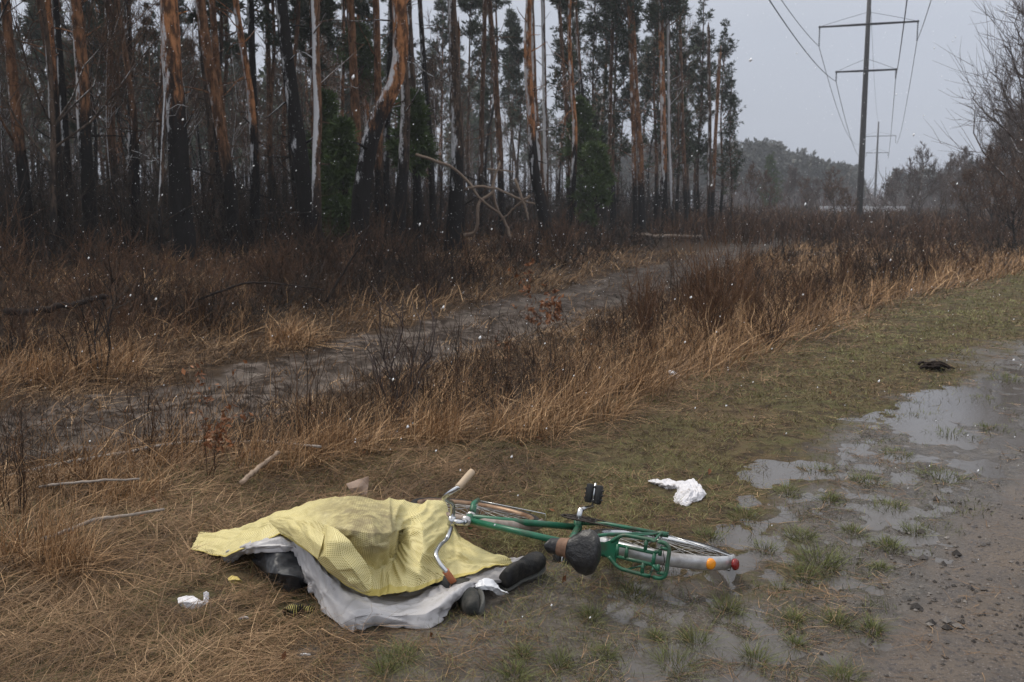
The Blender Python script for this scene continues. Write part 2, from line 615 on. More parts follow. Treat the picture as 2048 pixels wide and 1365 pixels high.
# bare muddy patches trodden into the verge by the bicycle
a_mud = np.maximum(a_mud, smooth(1.25 - np.hypot((V[:, 0] - .25) / 1.3, V[:, 1] - 3.75) + nz * .8, 0, .7))
a_wet = smooth(sP + nz * .8, -.3, .5) * (1 - smooth(sG + nz * .4, -.1, .6)) * (1 - smooth(V[:, 2], .010, .030))
a_grv = smooth(sG + nz * .5, -.2, .5)
a_trk = np.exp(-(np.abs(st + nz * .7) / 1.45) ** 4) * .95
a_rut = np.exp(-((np.abs(st + nz * .25) - .72) / .22) ** 2)
a_for = smooth(st + nz * 2, 2.2, 4.5)
a_dit = smooth(sE + nz * .5, -.25, .5)
fc = V[F].mean(axis=1)
_, fst, _, fsG, _ = zones(fc[:, 0], fc[:, 1])
is_road = fsG > 0
is_path = (np.abs(fst) < 1.35) & ~is_road


def ground_piece(name, mask, label):
    f = F[mask]
    u, inv = np.unique(f, return_inverse=True)
    mb = MB().add(V[u], inv.reshape(f.shape), mud=a_mud[u], gravel=a_grv[u], track=a_trk[u], forest=a_for[u], ditch=a_dit[u], rut=a_rut[u], wetness=a_wet[u])
    return tag(mb.build(name, M['ground']), label, None, None, 'structure')


ground_piece('ground', ~is_road & ~is_path, 'muddy roadside ground with dead grass sloping to a ditch and burnt wood')
ground_piece('road', is_road, 'wet brown gravel road at the right edge')
ground_piece('path', is_path, 'rutted grey sandy track running beside the burnt wood')

# puddle water: a level sheet along the road edge, showing wherever the mud lies lower
yy = np.concatenate([np.linspace(2.2, 12, 40), np.linspace(12.6, 34, 20)])
pa = np.array(PUD); ga = np.array(GRAV)
xl = np.interp(yy, pa[:, 1], pa[:, 0]) - .55; xr = np.maximum(np.interp(yy, ga[:, 1], ga[:, 0]) + .35, xl + .3)
rows = []
for u in np.linspace(0, 1, 9):
    rows.append(np.stack([xl + (xr - xl) * u, yy, np.full(60, .000)], 1))
wv = np.array(rows)
tag(MB().add(wv.reshape(-1, 3), gridF(9, 60)).build('water', M['water']), 'shallow grey puddles lying between grass and gravel road', None, None, 'structure')


# ------------------------------------------------------------------ ground cover
def logpolar(n, r0, r1, a0, a1):
    r = np.exp(rng.uniform(math.log(r0), math.log(r1), n))
    a = np.radians(rng.uniform(a0, a1, n))
    return r * np.sin(a), r * np.cos(a), r


COVER = [tuple(at(*q)[:2]) for q in ((378, 1099, .02), (437, 1117, .01), (459, 1134, .01), (512, 1122, .01), (535, 1172, .01), (565, 1196, .01), (618, 1192, .01), (640, 1226, .01), (675, 1252, .01), (703, 1272, .01),
         (750, 1256, .01), (859, 1264, .01), (916, 1212, .01), (945, 1236, .01), (982, 1226, .01), (1010, 1196, .01), (1060, 1170, .02), (1092, 1120, .05), (1030, 1112, .05), (930, 1066, .15), (898, 1010, .27), (780, 990, .35), (690, 985, .36), (600, 1005, .30), (540, 1024, .24), (396, 1066, .04))]
LITTER = [(*at(386, 1206, .01)[:2], .11), (*at(471, 1162, .01)[:2], .07), (*at(590, 1228, .01)[:2], .09), (*at(1360, 985, .01)[:2], .17), (*at(716, 985, .02)[:2], .10), (*at(610, 1317, 0)[:2], .05), (*at(487, 1243, 0)[:2], .05), (*at(1348, 752, 0)[:2], .16)]


def covered(x, y):
    # ground pressed flat under the sheets, the shoes and the litter
    ins = np.zeros(x.shape, bool)
    for (x0, y0), (x1, y1) in zip(COVER, COVER[1:] + COVER[:1]):
        c = ((y0 > y) != (y1 > y)) & (x < (x1 - x0) * (y - y0) / (y1 - y0 + 1e-12) + x0)
        ins ^= c
    for cx, cy, r in LITTER:
        ins |= np.hypot(x - cx, y - cy) < r
    return ins


def blades(mb, x, y, h, az, lean, width, tint, K=5, droop=.35, z=None):
    z = T(x, y) - .006 if z is None else z
    k = ~covered(x, y)
    if not k.all():
        x, y, h, az, lean, width, tint, z = x[k], y[k], h[k], az[k], lean[k], width[k], tint[k], z[k]
    n = len(x)
    # tips reaching over the sheets are turned down to the ground beside them
    hz_ = h * np.sin(lean) * 1.2
    over = covered(x + np.sin(az) * hz_, y + np.cos(az) * hz_) | covered(x + np.sin(az) * hz_ * .5, y + np.cos(az) * hz_ * .5)
    h = np.where(over & (rng.random(n) < .85), h * .3, h)
    t = np.linspace(0, 1, K)[None, :]
    lean = lean[:, None]
    horiz = np.sin(lean) * t + np.sin(lean) * droop * t ** 2
    vert = np.cos(lean) * t - droop * np.sin(lean) * t ** 2 * .8
    vert = np.maximum(vert, .03 * t)
    hh = h[:, None]
    P = np.stack([x[:, None] + np.sin(az)[:, None] * horiz * hh, y[:, None] + np.cos(az)[:, None] * horiz * hh, z[:, None] + vert * hh], -1)
    wob = rng.normal(0, .05, (n, K, 3)) * hh[:, :, None] * t[:, :, None]
    wob[..., 2] *= .3
    P = P + wob
    q = rng.uniform(0, 2 * math.pi, n)
    side = np.stack([np.cos(q), np.sin(q), rng.uniform(-.3, .3, n)], 1)
    Vb, Fb = ribbons(P, width, side)
    mb.add(Vb, Fb, tint=np.repeat(tint, K * 2))


def patch(x, y, s, seed):
    return np.clip(fbm(x, y, s, seed, 3) * .9 + .5, 0, 1)


def wid(r, w0, k):
    return np.maximum(w0, k * r)


# matted straw along the top of the verge and over the left foreground
mb = MB()
x, y, r = logpolar(456176, 3.0, 26, -48, 46)
sE, st, sP, sG, sF = zones(x, y)
wdt = 3.7 - 3.15 * smooth(x, -1.3, .7)
wt_ = smooth(sE, -wdt - .5, -wdt + .5) * (1 - smooth(sE, .3, 1.3)) * (1 - smooth(sP, -.5, .2))
k = rng.random(len(x)) < wt_ * (.35 + .65 * patch(x, y, .7, 4))
x, y, r = x[k], y[k], r[k]
n = len(x)
az = np.radians(rng.normal(70, 75, n)) + fbm(x, y, .8, 60, 2) * 3
blades(mb, x, y, rng.uniform(.07, .25, n), az, np.radians(np.clip(rng.normal(76, 14, n), 25, 89)), wid(r, .0026, .00075), np.clip(.15 + .55 * patch(x, y, .5, 5) + rng.normal(0, .2, n) - .05, 0, 1), 4, .25, T(x, y) + rng.uniform(-.004, .03, n))
x, y, r = logpolar(312000, 6.5, 45, -48, 24)
sE, st, sP, sG, sF = zones(x, y)
k = rng.random(len(x)) < ((smooth(sE, 2.4, 3.2) + .9 * smooth(sE, .2, .5) * smooth(y, 10, 14)) * smooth(np.abs(st) + fbm(x, y, 1.2, 64, 2) * .9, 1.0, 1.7) * (1 - smooth(st, 4.5, 8)) * (.15 + .85 * smooth(patch(x, y, .8, 65), .3, .6)))
x, y, r = x[k], y[k], r[k]
n = len(x)
blades(mb, x, y, rng.uniform(.10, .32, n), np.radians(rng.normal(90, 90, n)), np.radians(np.clip(rng.normal(62, 20, n), 10, 88)), wid(r, .0028, .00075), np.clip(.02 + .75 * patch(x, y, .7, 66) + rng.normal(0, .22, n), 0, 1), 4, .35)
tag(mb.build('matted_grass', M['mat']), 'flattened brown dead grass matted over the left foreground and verge', 'grass', None, 'stuff')

# short olive turf of the verge, thinner where it is trodden to mud
mb = MB()
x, y, r = logpolar(857058, 3.0, 48, -48, 46)
sE, st, sP, sG, sF = zones(x, y)
nz = patch(x, y, .6, 8)
wt_ = (1 - smooth(sE, -.1, .5)) * (1 - smooth(sP + (nz - .5) * 1.2, -.35, .25)) * (.30 + .70 * smooth(nz, .25, .6))
trod = smooth(1.3 - np.hypot((x - .25) / 1.35, y - 3.75) + (nz - .5) * .9, 0, .6)
wt_ *= 1 - .5 * trod
wt_ *= .6 + .4 * smooth(x, -1.8, .2)
k = rng.random(len(x)) < wt_
x, y, r = x[k], y[k], r[k]
n = len(x)
gt = .16 + .55 * patch(x, y, 1.6, 12) + .20 * smooth(y, 8, 20) + rng.normal(0, .22, n)
blades(mb, x, y, rng.uniform(.025, .085, n), rng.uniform(0, 6.28, n), np.radians(np.clip(rng.normal(58, 20, n), 5, 88)), wid(r, .0026, .00072), np.clip(gt, 0, 1), 4, .3)
tag(mb.build('short_grass', M['green']), 'short olive grass on the verge between straw and puddles', 'grass', None, 'stuff')

mb = MB()
x, y, r = logpolar(146250, 3.0, 22, -26, 46)
sE, st, sP, sG, sF = zones(x, y)
k = (sE < 0) & (T(x, y) > -.002) & (rng.random(len(x)) < (.15 + .85 * smooth(patch(x, y, .35, 47), .4, .7)) * (1 - .55 * smooth(sP, 0, 1.2)) * (1 - .6 * smooth(sG, -.1, .3)))
x, y, r = x[k], y[k], r[k]
n = len(x)
blades(mb, x, y, rng.uniform(.03, .15, n), rng.uniform(0, 6.28, n), np.radians(np.clip(rng.normal(84, 5, n), 60, 90)), wid(r, .0026, .0007), np.clip(.22 + .35 * patch(x, y, .4, 48) + rng.normal(0, .2, n), 0, 1), 3, .1, T(x, y) + rng.uniform(.001, .010, n))
tag(mb.build('trodden_straw', M['mat']), 'wet trodden bits of straw stuck to the mud of the verge', 'straw', None, 'stuff')

# green tufts standing in the mud and puddles
mb = MB()
spots = [(1640, 1128, 90, 1.3), (1610, 1155, 60, 1), (1395, 1290, 60, 1.2), (1350, 1335, 80, 1.2), (1455, 1215, 55, .9), (1510, 1322, 45, 1.1), (1590, 1240, 25, .8), (1675, 1245, 45, 1), (1745, 1260, 35, .9),
         (1775, 1020, 60, .8), (1735, 965, 70, .7), (1660, 1000, 40, .8), (1830, 1065, 45, .8), (1780, 1095, 45, .9), (1760, 1135, 25, .6), (1895, 870, 90, .7), (1800, 912, 60, .6), (1880, 955, 80, .8), (1600, 1075, 60, .8),
         (1710, 1065, 45, .7), (1490, 1030, 60, .8), (1530, 1100, 50, .8), (1120, 1330, 40, 1), (1045, 1310, 30, .9), (800, 1320, 70, 1.1), (770, 1345, 50, 1.1), (1180, 1235, 45, .8), (1265, 1190, 45, .8), (1310, 1275, 22, .7), (1690, 1360, 60, 1.1),
         (1560, 1180, 40, .7), (1960, 800, 90, .6), (1990, 860, 60, .6), (2020, 760, 90, .6), (1850, 835, 70, .5), (1640, 940, 60, .6), (1575, 985, 50, .7), (1420, 1075, 50, .8), (1590, 1290, 30, .7), (1030, 1355, 45, 1), (1210, 1310, 40, .7)]
for sx, sy, wpx, hs in spots:
    p = ground_at(sx, sy)
    d = math.hypot(p[0], p[1])
    rad = wpx * d / F_PX * .6
    n = int(110 + 130 * wpx / 60)
    rr = rad * np.sqrt(rng.random(n)) * (0.6 + .4 * rng.random(n)); aa = rng.uniform(0, 6.28, n)
    x = p[0] + rr * np.cos(aa); y = p[1] + rr * np.sin(aa) * 1.5
    az = np.arctan2(x - p[0], y - p[1]) + rng.normal(0, .7, n)
    ln = np.radians(np.clip(20 + 45 * rr / rad + rng.normal(0, 14, n), 3, 85))
    blades(mb, x, y, rng.uniform(.04, .105, n) * hs, az, ln, np.full(n, max(.0026, .0007 * d)), np.clip(rng.normal(.5, .22, n), 0, 1), 4, .4)
x, y, r = logpolar(177551, 3.2, 34, -12, 46)
sE, st, sP, sG, sF = zones(x, y)
nz = patch(x, y, .5, 43)
k = (sP > -.5) & (rng.random(len(x)) < .62 * smooth(nz, .34, .72) * (1 - smooth(sG, -.3, .3)) * smooth(T(x, y), -.022, -.004))
x, y, r = x[k], y[k], r[k]
n = len(x)
blades(mb, x, y, rng.uniform(.02, .06, n), rng.uniform(0, 6.28, n), np.radians(rng.uniform(25, 84, n)), wid(r, .0024, .00065), np.clip(rng.normal(.35, .28, n), 0, 1), 4, .35)
x, y, r = logpolar(74634, 3.2, 30, -5, 46)
sE, st, sP, sG, sF = zones(x, y)
nz = patch(x, y, .33, 41)
k = (sP > -.2) & (sG < .25) & (rng.random(len(x)) < smooth(nz, .60, .78) * smooth(T(x, y), -.012, .004))
x, y, r = x[k], y[k], r[k]
n = len(x)
blades(mb, x, y, rng.uniform(.025, .075, n), rng.uniform(0, 6.28, n), np.radians(rng.uniform(10, 75, n)), wid(r, .0026, .0007), np.clip(rng.normal(.4, .22, n), 0, 1), 4, .35)
tag(mb.build('grass_tufts', M['tuft']), 'small green grass tufts rising out of mud and puddles', 'grass', None, 'stuff')

# tall dry grass: top of the ditch, far side of the track, and clumps
mb = MB()
def tall(n, region, hlo, hhi, az0, seed, clump=.45, r0=4.5, r1=45, a0=-48, a1=40, lean=34, kw=.00085):
    n = int(n * 1.2)
    x, y, r = logpolar(n, r0, r1, a0, a1)
    sE, st, sP, sG, sF = zones(x, y)
    wt_ = region(x, y, sE, st) * smooth(patch(x, y, clump, seed), .30, .70)
    k = rng.random(n) < wt_
    x, y, r = x[k], y[k], r[k]
    n = len(x)
    hh = rng.uniform(hlo, hhi, n) * (.55 + .75 * patch(x, y, clump, seed))
    az = np.radians(rng.normal(az0, 60, n)) + fbm(x, y, .9, seed + 3, 2) * 2
    blades(mb, x, y, hh, az, np.radians(np.clip(rng.normal(lean, 18, n), 2, 80)), wid(r, .003, kw), np.clip(.22 + .5 * patch(x, y, .6, seed + 5) + rng.normal(0, .2, n), 0, 1), 6, .55)

band = lambda s, a, b, c, d: smooth(s, a, b) * (1 - smooth(s, c, d))
tall(90000, lambda x, y, sE, st: band(sE, -.35, .05, .8, 1.35), .25, .60, 100, 101)
tall(60000, lambda x, y, sE, st: band(sE, -.4, .1, 2.2, 3.2) * smooth(y, 8.5, 11), .35, .8, 90, 111, .8)
tall(90000, lambda x, y, sE, st: band(st, 1.2, 1.6, 3.0, 4.4) * (1 - .8 * smooth(y, 15, 20)), .30, .68, 90, 121, .7)
tall(16000, lambda x, y, sE, st: band(st, 1.2, 1.6, 3.4, 4.6) * smooth(y, 18, 24), .2, .5, 90, 141, 1.2)
tall(26000, lambda x, y, sE, st: smooth(sE, .5, 1) * (np.abs(st) < 1.7) * (1 - smooth(patch(x, y, .8, 155), .42, .56)), .05, .22, 80, 156, .5, r0=6.5)
tall(14000, lambda x, y, sE, st: band(sE, -1.7, -1.1, -.2, .3) * (1 - smooth(x, -2.9, -2.2)), .25, .55, 60, 131, .5, r0=3.4)
tall(9000, lambda x, y, sE, st: band(np.abs(st), -1, -.5, .25, .45) * smooth(y, 9, 11), .10, .25, 60, 151, .9)
tall(60000, lambda x, y, sE, st: smooth(st, 2.5, 4) * (1 - smooth(st, 9, 13)) * (1 - smooth(patch(x, y, 1.6, 201), .34, .5)), .15, .5, 90, 161, 1.0, r0=9)
tall(60000, lambda x, y, sE, st: smooth(sE, 1, 3) * smooth(-st, 1.5, 3) * smooth(y, 14, 22), .2, .6, 90, 171, 1.6, r0=13, r1=80, a0=2, a1=38)
for sx, sy, wpx, hh in ((1150, 830, 120, .5), (1240, 790, 90, .5), (1050, 870, 100, .42), (690, 900, 120, .45), (860, 880, 80, .4), (560, 930, 120, .38), (1400, 690, 120, .62), (1480, 680, 110, .7), (1330, 720, 80, .5), (580, 690, 60, .62), (210, 750, 80, .6), (110, 760, 70, .55), (60, 1120, 90, .42), (130, 1150, 60, .4), (250, 1000, 90, .3)):
    p = ground_at(sx, sy); d = math.hypot(p[0], p[1]); rad = wpx * d / F_PX * .55; n = 420; rad *= 1.5
    rr = rad * np.sqrt(rng.random(n)); aa = rng.uniform(0, 6.28, n)
    x = p[0] + rr * np.cos(aa); y = p[1] + rr * np.sin(aa)
    blades(mb, x, y, rng.uniform(.5, 1.15, n) * hh, np.radians(rng.normal(95, 70, n)), np.radians(np.clip(rng.normal(36, 24, n), 2, 85)), np.full(n, max(.0032, .00085 * d)), np.clip(rng.normal(.55, .25, n), 0, 1), 6, .7)
tag(mb.build('tall_dry_grass', M['dry']), 'tall straw coloured dead grass along the ditch and sandy track', 'grass', None, 'stuff')


# ------------------------------------------------------------------ twigs and thickets
def stems(roots, h, az, lean, curve=.35, K=5, jit=.04):
    n = len(roots)
    t = np.linspace(0, 1, K)[None, :, None]
    d = np.stack([np.sin(az) * np.sin(lean), np.cos(az) * np.sin(lean), np.cos(lean)], 1)
    upv = np.array([0, 0, 1.0])
    P = roots[:, None, :] + h[:, None, None] * (d[:, None, :] * t + curve * (upv - d)[:, None, :] * t ** 2 * .6)
    P += rng.normal(0, jit, P.shape) * h[:, None, None] * t
    return P


def side_twigs(P, per, ln, ang=40, K=4):
    n, k, _ = P.shape
    src = np.repeat(np.arange(n), per)
    u = rng.uniform(.3, .97, len(src)) * (k - 1)
    i = np.minimum(u.astype(int), k - 2); f = (u - i)[:, None]
    root = P[src, i] * (1 - f) + P[src, i + 1] * f
    d = P[src, i + 1] - P[src, i]; d /= np.linalg.norm(d, axis=1, keepdims=True) + 1e-9
    L = np.linalg.norm(P[src, -1] - P[src, 0], axis=1) * rng.uniform(*ln, len(src))
    rnd = rng.normal(0, 1, (len(src), 3)); rnd -= (rnd * d).sum(1, keepdims=True) * d
    rnd /= np.linalg.norm(rnd, axis=1, keepdims=True) + 1e-9
    a = np.radians(rng.normal(ang, 12, len(src)))[:, None]
    dd = d * np.cos(a) + rnd * np.sin(a)
    t = np.linspace(0, 1, K)[None, :, None]
    Q = root[:, None] + L[:, None, None] * (dd[:, None] * t + np.array([0, 0, .18]) * t ** 2)
    Q += rng.normal(0, .04, Q.shape) * L[:, None, None] * t
    return Q


def add_twigs(mb, P, r0, tint, sides=3, r1f=.3):
    n, k, _ = P.shape
    R = r0[:, None] * np.linspace(1, r1f, k)[None, :]
    Vt, Ft = tubes(P, R, sides)
    mb.add(Vt, Ft, tint=np.repeat(tint, k * sides))


def thicket(mb, x, y, h, per=3, kr=.0005, tint0=.4, lean=24, tv=.2, rmin=.0025):
    n = len(x)
    z = T(x, y) - .02
    roots = np.stack([x, y, z], 1)
    P = stems(roots, h, rng.uniform(0, 6.28, n), np.radians(np.abs(rng.normal(lean, 16, n))))
    r = np.maximum(rmin, np.hypot(x, y) * kr)
    tn = np.clip(rng.normal(0, tv, n) + tint0, 0, 1)
    add_twigs(mb, P, r, tn)
    if per:
        Q = side_twigs(P, per, (.2, .5))
        add_twigs(mb, Q, np.repeat(r * .7, per), np.repeat(tn, per))


mb = MB()
# bramble and burnt brush in front of the wood
x, y, r = logpolar(54877, 9, 75, -48, 20)
sE, st, sP, sG, sF = zones(x, y)
wt_ = smooth(st, 2.0, 4.5) * (1 - smooth(sF, 4, 14)) * smooth(patch(x, y, 1.6, 201), .36, .56)
k = rng.random(len(x)) < wt_
x, y = x[k], y[k]
thicket(mb, x, y, rng.uniform(.25, 1.2, len(x)) * (.35 + 1.0 * patch(x, y, 2.2, 205)), 4, .00046, .04 + 1.05 * patch(x, y, 2.0, 207) ** 2, 46, .14)
# inside the wood
x, y, r = logpolar(17894, 18, 110, -48, 20)
sE, st, sP, sG, sF = zones(x, y)
k = rng.random(len(x)) < smooth(sF, 0, 6) * .9
x, y = x[k], y[k]
thicket(mb, x, y, rng.uniform(.6, 3.2, len(x)), 5, .00042, .16, 30)
tag(mb.build('undergrowth', M['twig']), 'tangled reddish brown brush along the foot of the burnt wood', 'undergrowth', None, 'stuff')

mb = MB()
# reddish brush in the open strip under the power line
x, y, r = logpolar(24315, 13, 150, 2, 46)
sE, st, sP, sG, sF = zones(x, y)
wt_ = smooth(sE, .4, 2.5) * smooth(-st, 1.4, 2.6) * smooth(patch(x, y, 1.8, 211), .44, .62) * smooth(y, 13, 22)
k = rng.random(len(x)) < wt_
x, y = x[k], y[k]
thicket(mb, x, y, rng.uniform(.2, .85, len(x)) * (.4 + 1.0 * patch(x, y, 3.5, 213)), 4, .00046, .06 + .62 * patch(x, y, 3, 215), 26, .16)
# beyond the end of the track the brush runs right across
x, y, r = logpolar(13153, 55, 200, 8, 46)
sE, st, sP, sG, sF = zones(x, y)
k = (sF < 0) & (sE > 2)
x, y = x[k], y[k]
thicket(mb, x, y, rng.uniform(.5, 1.5, len(x)), 4, .00045, .5, 24)
tag(mb.build('low_brush', M['twig']), 'low red brown brush filling the open strip under the power line', 'undergrowth', None, 'stuff')

mb = MB()
# thin dead stalks standing along the ditch
x, y, r = logpolar(5200, 5.2, 26, -48, 28)
sE, st, sP, sG, sF = zones(x, y)
wt_ = band(sE, .1, .5, 2.6, 3.6) * smooth(patch(x, y, 1.0, 221), .38, .62) * .9
k = rng.random(len(x)) < wt_
x, y = x[k], y[k]
thicket(mb, x, y, rng.uniform(.25, .95, len(x)), 2, .0004, .38, 16, .22, .0026)
# fallen twigs and tangles in the ditch
x, y, r = logpolar(11250, 5.2, 26, -48, 22)
sE, st, sP, sG, sF = zones(x, y)
k = rng.random(len(x)) < band(sE, .1, .5, 3.0, 4.4) * smooth(patch(x, y, .9, 225), .35, .6)
x, y = x[k], y[k]
thicket(mb, x, y, rng.uniform(.25, .9, len(x)), 2, .0004, .22, 74, .2, .003)
tag(mb.build('dead_stalks', M['twig']), 'thin bare stalks and fallen twigs crowding the ditch', 'undergrowth', None, 'stuff')

mb = MB()
# fallen leaves
x, y, r = logpolar(11333, 3.2, 30, -48, 20)
sE, st, sP, sG, sF = zones(x, y)
k = rng.random(len(x)) < (.02 + .98 * band(sE, -.2, .4, 3, 5)) * smooth(patch(x, y, 1.0, 231), .4, .7) * (sP < -.2)
x, y, r = x[k], y[k], r[k]
n = len(x)
c0 = np.stack([x, y, T(x, y) + rng.uniform(.004, .05, n)], 1)
def leaf_quads(mb, c, size, tint, flat=.5):
    n = len(c)
    a = rng.normal(0, 1, (n, 3)); a[:, 2] *= flat; a /= np.linalg.norm(a, axis=1, keepdims=True)
    b = rng.normal(0, 1, (n, 3)); b[:, 2] *= flat; b -= (a * b).sum(1, keepdims=True) * a; b /= np.linalg.norm(b, axis=1, keepdims=True)
    s = size[:, None]
    nn = np.cross(a, b)
    Vq = np.stack([c - a * s, c - a * s * .1 + b * s * .5 + nn * s * .18, c + a * s, c - a * s * .1 - b * s * .5 + nn * s * .18], 1).reshape(-1, 3)
    Fq = np.arange(n * 4).reshape(n, 4)
    mb.add(Vq, np.concatenate([Fq[:, [0, 1, 2]], Fq[:, [0, 2, 3]]]), tint=np.repeat(tint, 4))
leaf_quads(mb, c0, rng.uniform(.010, .030, n) * np.maximum(1, r / 10), np.clip(rng.normal(.22, .22, n), 0, 1))
tag(mb.build('fallen_leaves', M['leaf']), 'scattered brown fallen leaves lying in the dead grass', 'leaves', None, 'stuff')

# gravel stones on the road edge
mb = MB()
x, y, r = logpolar(9500, 3.2, 16, 8, 46)
sE, st, sP, sG, sF = zones(x, y)
k = (sG > -.15) & (rng.random(len(x)) < .25 + .75 * smooth(patch(x, y, .5, 241), .5, .7))
x, y, r = x[k], y[k], r[k]
n = len(x)
octv = np.array([[1, 0, 0], [0, 1, 0], [-1, 0, 0], [0, -1, 0], [0, 0, 1], [0, 0, -1]], float)
octf = np.array([[0, 1, 4], [1, 2, 4], [2, 3, 4], [3, 0, 4], [1, 0, 5], [2, 1, 5], [3, 2, 5], [0, 3, 5]])
sz = rng.uniform(.004, .014, n) * (1 + (rng.random(n) > .95) * 1.2)
sc = sz[:, None, None] * rng.uniform(.6, 1.3, (n, 6, 3))
an = rng.uniform(0, 6.28, n)
vv = octv[None] * sc
vx = vv[..., 0] * np.cos(an)[:, None] - vv[..., 1] * np.sin(an)[:, None]
vy = vv[..., 0] * np.sin(an)[:, None] + vv[..., 1] * np.cos(an)[:, None]
vs = np.stack([vx + x[:, None], vy + y[:, None], vv[..., 2] * .7 + T(x, y)[:, None] + sz[:, None] * .2], -1)
fs = (octf[None] + (np.arange(n) * 6)[:, None, None]).reshape(-1, 3)
mb.add(vs.reshape(-1, 3), fs, tint=np.repeat(rng.random(n), 6))
M['stone'] = blade_mat('gravel', [(.028, .024, .022), (.055, .047, .042), (.10, .088, .080), (.20, .18, .165)], .45)
tag(mb.build('gravel', M['stone'], smooth_=False), 'loose wet stones strewn over the gravel road', 'gravel', None, 'stuff')

# ------------------------------------------------------------------ trees
def merge(a, b, mi=1):
    """add everything of b to a under another material slot"""
    off = 0
    V = np.concatenate(b.V)
    at_ = {k: np.concatenate(v) for k, v in b.A.items()}
    F4 = [f for f in b.F if f.shape[1] == 4]; F3 = [f for f in b.F if f.shape[1] == 3]
    Fs = ([np.concatenate(F4)] if F4 else []) + ([np.concatenate(F3)] if F3 else [])
    a.add(V, Fs, mi, **at_)
    return a


def needle_tufts(mb, c, size, tint, per=9, w=.16, dirs=None):
    """bunches of needle-thin faces round each point"""
    n = len(c)
    d = rng.normal(0, 1, (n, per, 3))
    if dirs is not None: d = d * .75 + dirs[:, None, :] * .9
    d /= np.linalg.norm(d, axis=2, keepdims=True)
    s = np.cross(d, rng.normal(0, 1, (n, per, 3))); s /= np.linalg.norm(s, axis=2, keepdims=True) + 1e-9
    L = size[:, None, None] * rng.uniform(.6, 1.2, (n, per, 1))
    b = c[:, None, :]
    Vq = np.stack([b + d * L * .05, b + d * L * .5 + s * L * w, b + d * L, b + d * L * .5 - s * L * w], 2).reshape(-1, 3)
    mb.add(Vq, np.arange(len(Vq)).reshape(-1, 4), tint=np.repeat(np.clip(np.repeat(tint, per) + rng.normal(0, .1, n * per), 0, 1), 4))


def pine_crown(h, z0, rad, limbs, tuft=.30, per=9, dens=1.0, w=.10, flat=1.0):
    """limbs and needle masses of a pine from height z0 to h, about its own axis"""
    wood = MB(); need = MB()
    zs = z0 + (h - z0) * np.sort(rng.random(limbs)) ** .9
    n = limbs
    f = (zs - z0) / (h - z0)
    L = rad * (1.0 - .75 * f ** 1.6) * rng.uniform(.55, 1.15, n) * (.55 + .45 * smooth(f, 0, .25))
    az = rng.uniform(0, 6.28, n)
    lean = np.radians(np.clip(74 - 45 * f + rng.normal(0, 12, n), 12, 100))
    roots = np.stack([np.zeros(n), np.zeros(n), zs], 1)
    P = stems(roots, L, az, lean, .5, 6, .05)
    add_twigs(wood, P, .012 + .018 * L, np.full(n, .3), 5)
    Q = side_twigs(P, 5, (.25, .55), 48, 4)
    add_twigs(wood, Q, np.repeat(.006 + .007 * L, 5), np.full(n * 5, .3), 3)
    ends = []; dirs = []
    for A, fr in ((P, (.55, 1.0)), (Q, (.35, 1.0))):
        kk = A.shape[1]
        m_ = max(1, int(round((5 if A is P else 4) * dens)))
        for _ in range(m_):
            u = rng.uniform(fr[0], fr[1], len(A)) * (kk - 1)
            i = np.minimum(u.astype(int), kk - 2); g_ = (u - i)[:, None]
            ends.append(A[np.arange(len(A)), i] * (1 - g_) + A[np.arange(len(A)), i + 1] * g_ + rng.normal(0, .07, (len(A), 3)))
            dv = A[np.arange(len(A)), i + 1] - A[np.arange(len(A)), i]
            dirs.append(dv / (np.linalg.norm(dv, axis=1, keepdims=True) + 1e-9))
    ends = np.concatenate(ends); dirs = np.concatenate(dirs)
    tn = np.clip(.35 + .6 * n3(ends, 1.1, 5) + rng.normal(0, .1, len(ends)), 0, 1)
    needle_tufts(need, ends, np.full(len(ends), tuft) * rng.uniform(.7, 1.2, len(ends)), tn, per, w, dirs)
    return wood, need


def trunk_mb(path, r0, r1, sides=14, n=46, flare=.35, knots=10, wob=.02):
    """path of a stem (K,3) -> tapered, slightly knobbly tube"""
    P = cr(np.asarray(path, float), n)
    t = np.linspace(0, 1, n)
    P[:, :2] += np.cumsum(rng.normal(0, wob * r0, (n, 2)), 0) * .6
    R = r0 + (r1 - r0) * t ** .85
    R = R * (1 + flare * np.exp(-t * 28)) * (1 + rng.normal(0, .018, n))
    Vt, Ft = tubes(P[None], R[None], sides, True)
    # uneven plates of bark
    c = np.repeat(P, sides, 0)
    d = Vt[:n * sides] - c
    Vt[:n * sides] += d * (n3(Vt[:n * sides] * np.array([1, 1, .35]), .22, 71) * .16)[:, None]
    mb = MB().add(Vt, Ft)
    return mb, P, R


def stubs(mb, P, R, count, lo, hi, ln=(.12, .8), tip=.35, up=25):
    """broken dead branch stubs on a stem"""
    for _ in range(count):
        u = rng.uniform(lo, hi) * (len(P) - 1); i = int(u)
        p = P[i]; r = R[i]
        a = rng.uniform(0, 6.28); L = rng.uniform(*ln) * (1 if rng.random() < .75 else 2.2)
        el = math.radians(rng.normal(up, 22))
        d = np.array([math.cos(a) * math.cos(el), math.sin(a) * math.cos(el), math.sin(el)])
        Q = p + d * np.linspace(0, 1, 5)[:, None] * (r * .5 + L) + np.cumsum(rng.normal(0, .03 * L, (5, 3)), 0)
        rr = rng.uniform(.10, .20) * r + .006
        Vt, Ft = tubes(Q[None], np.linspace(rr, rr * tip, 5)[None], 6, True)
        mb.add(Vt, Ft)


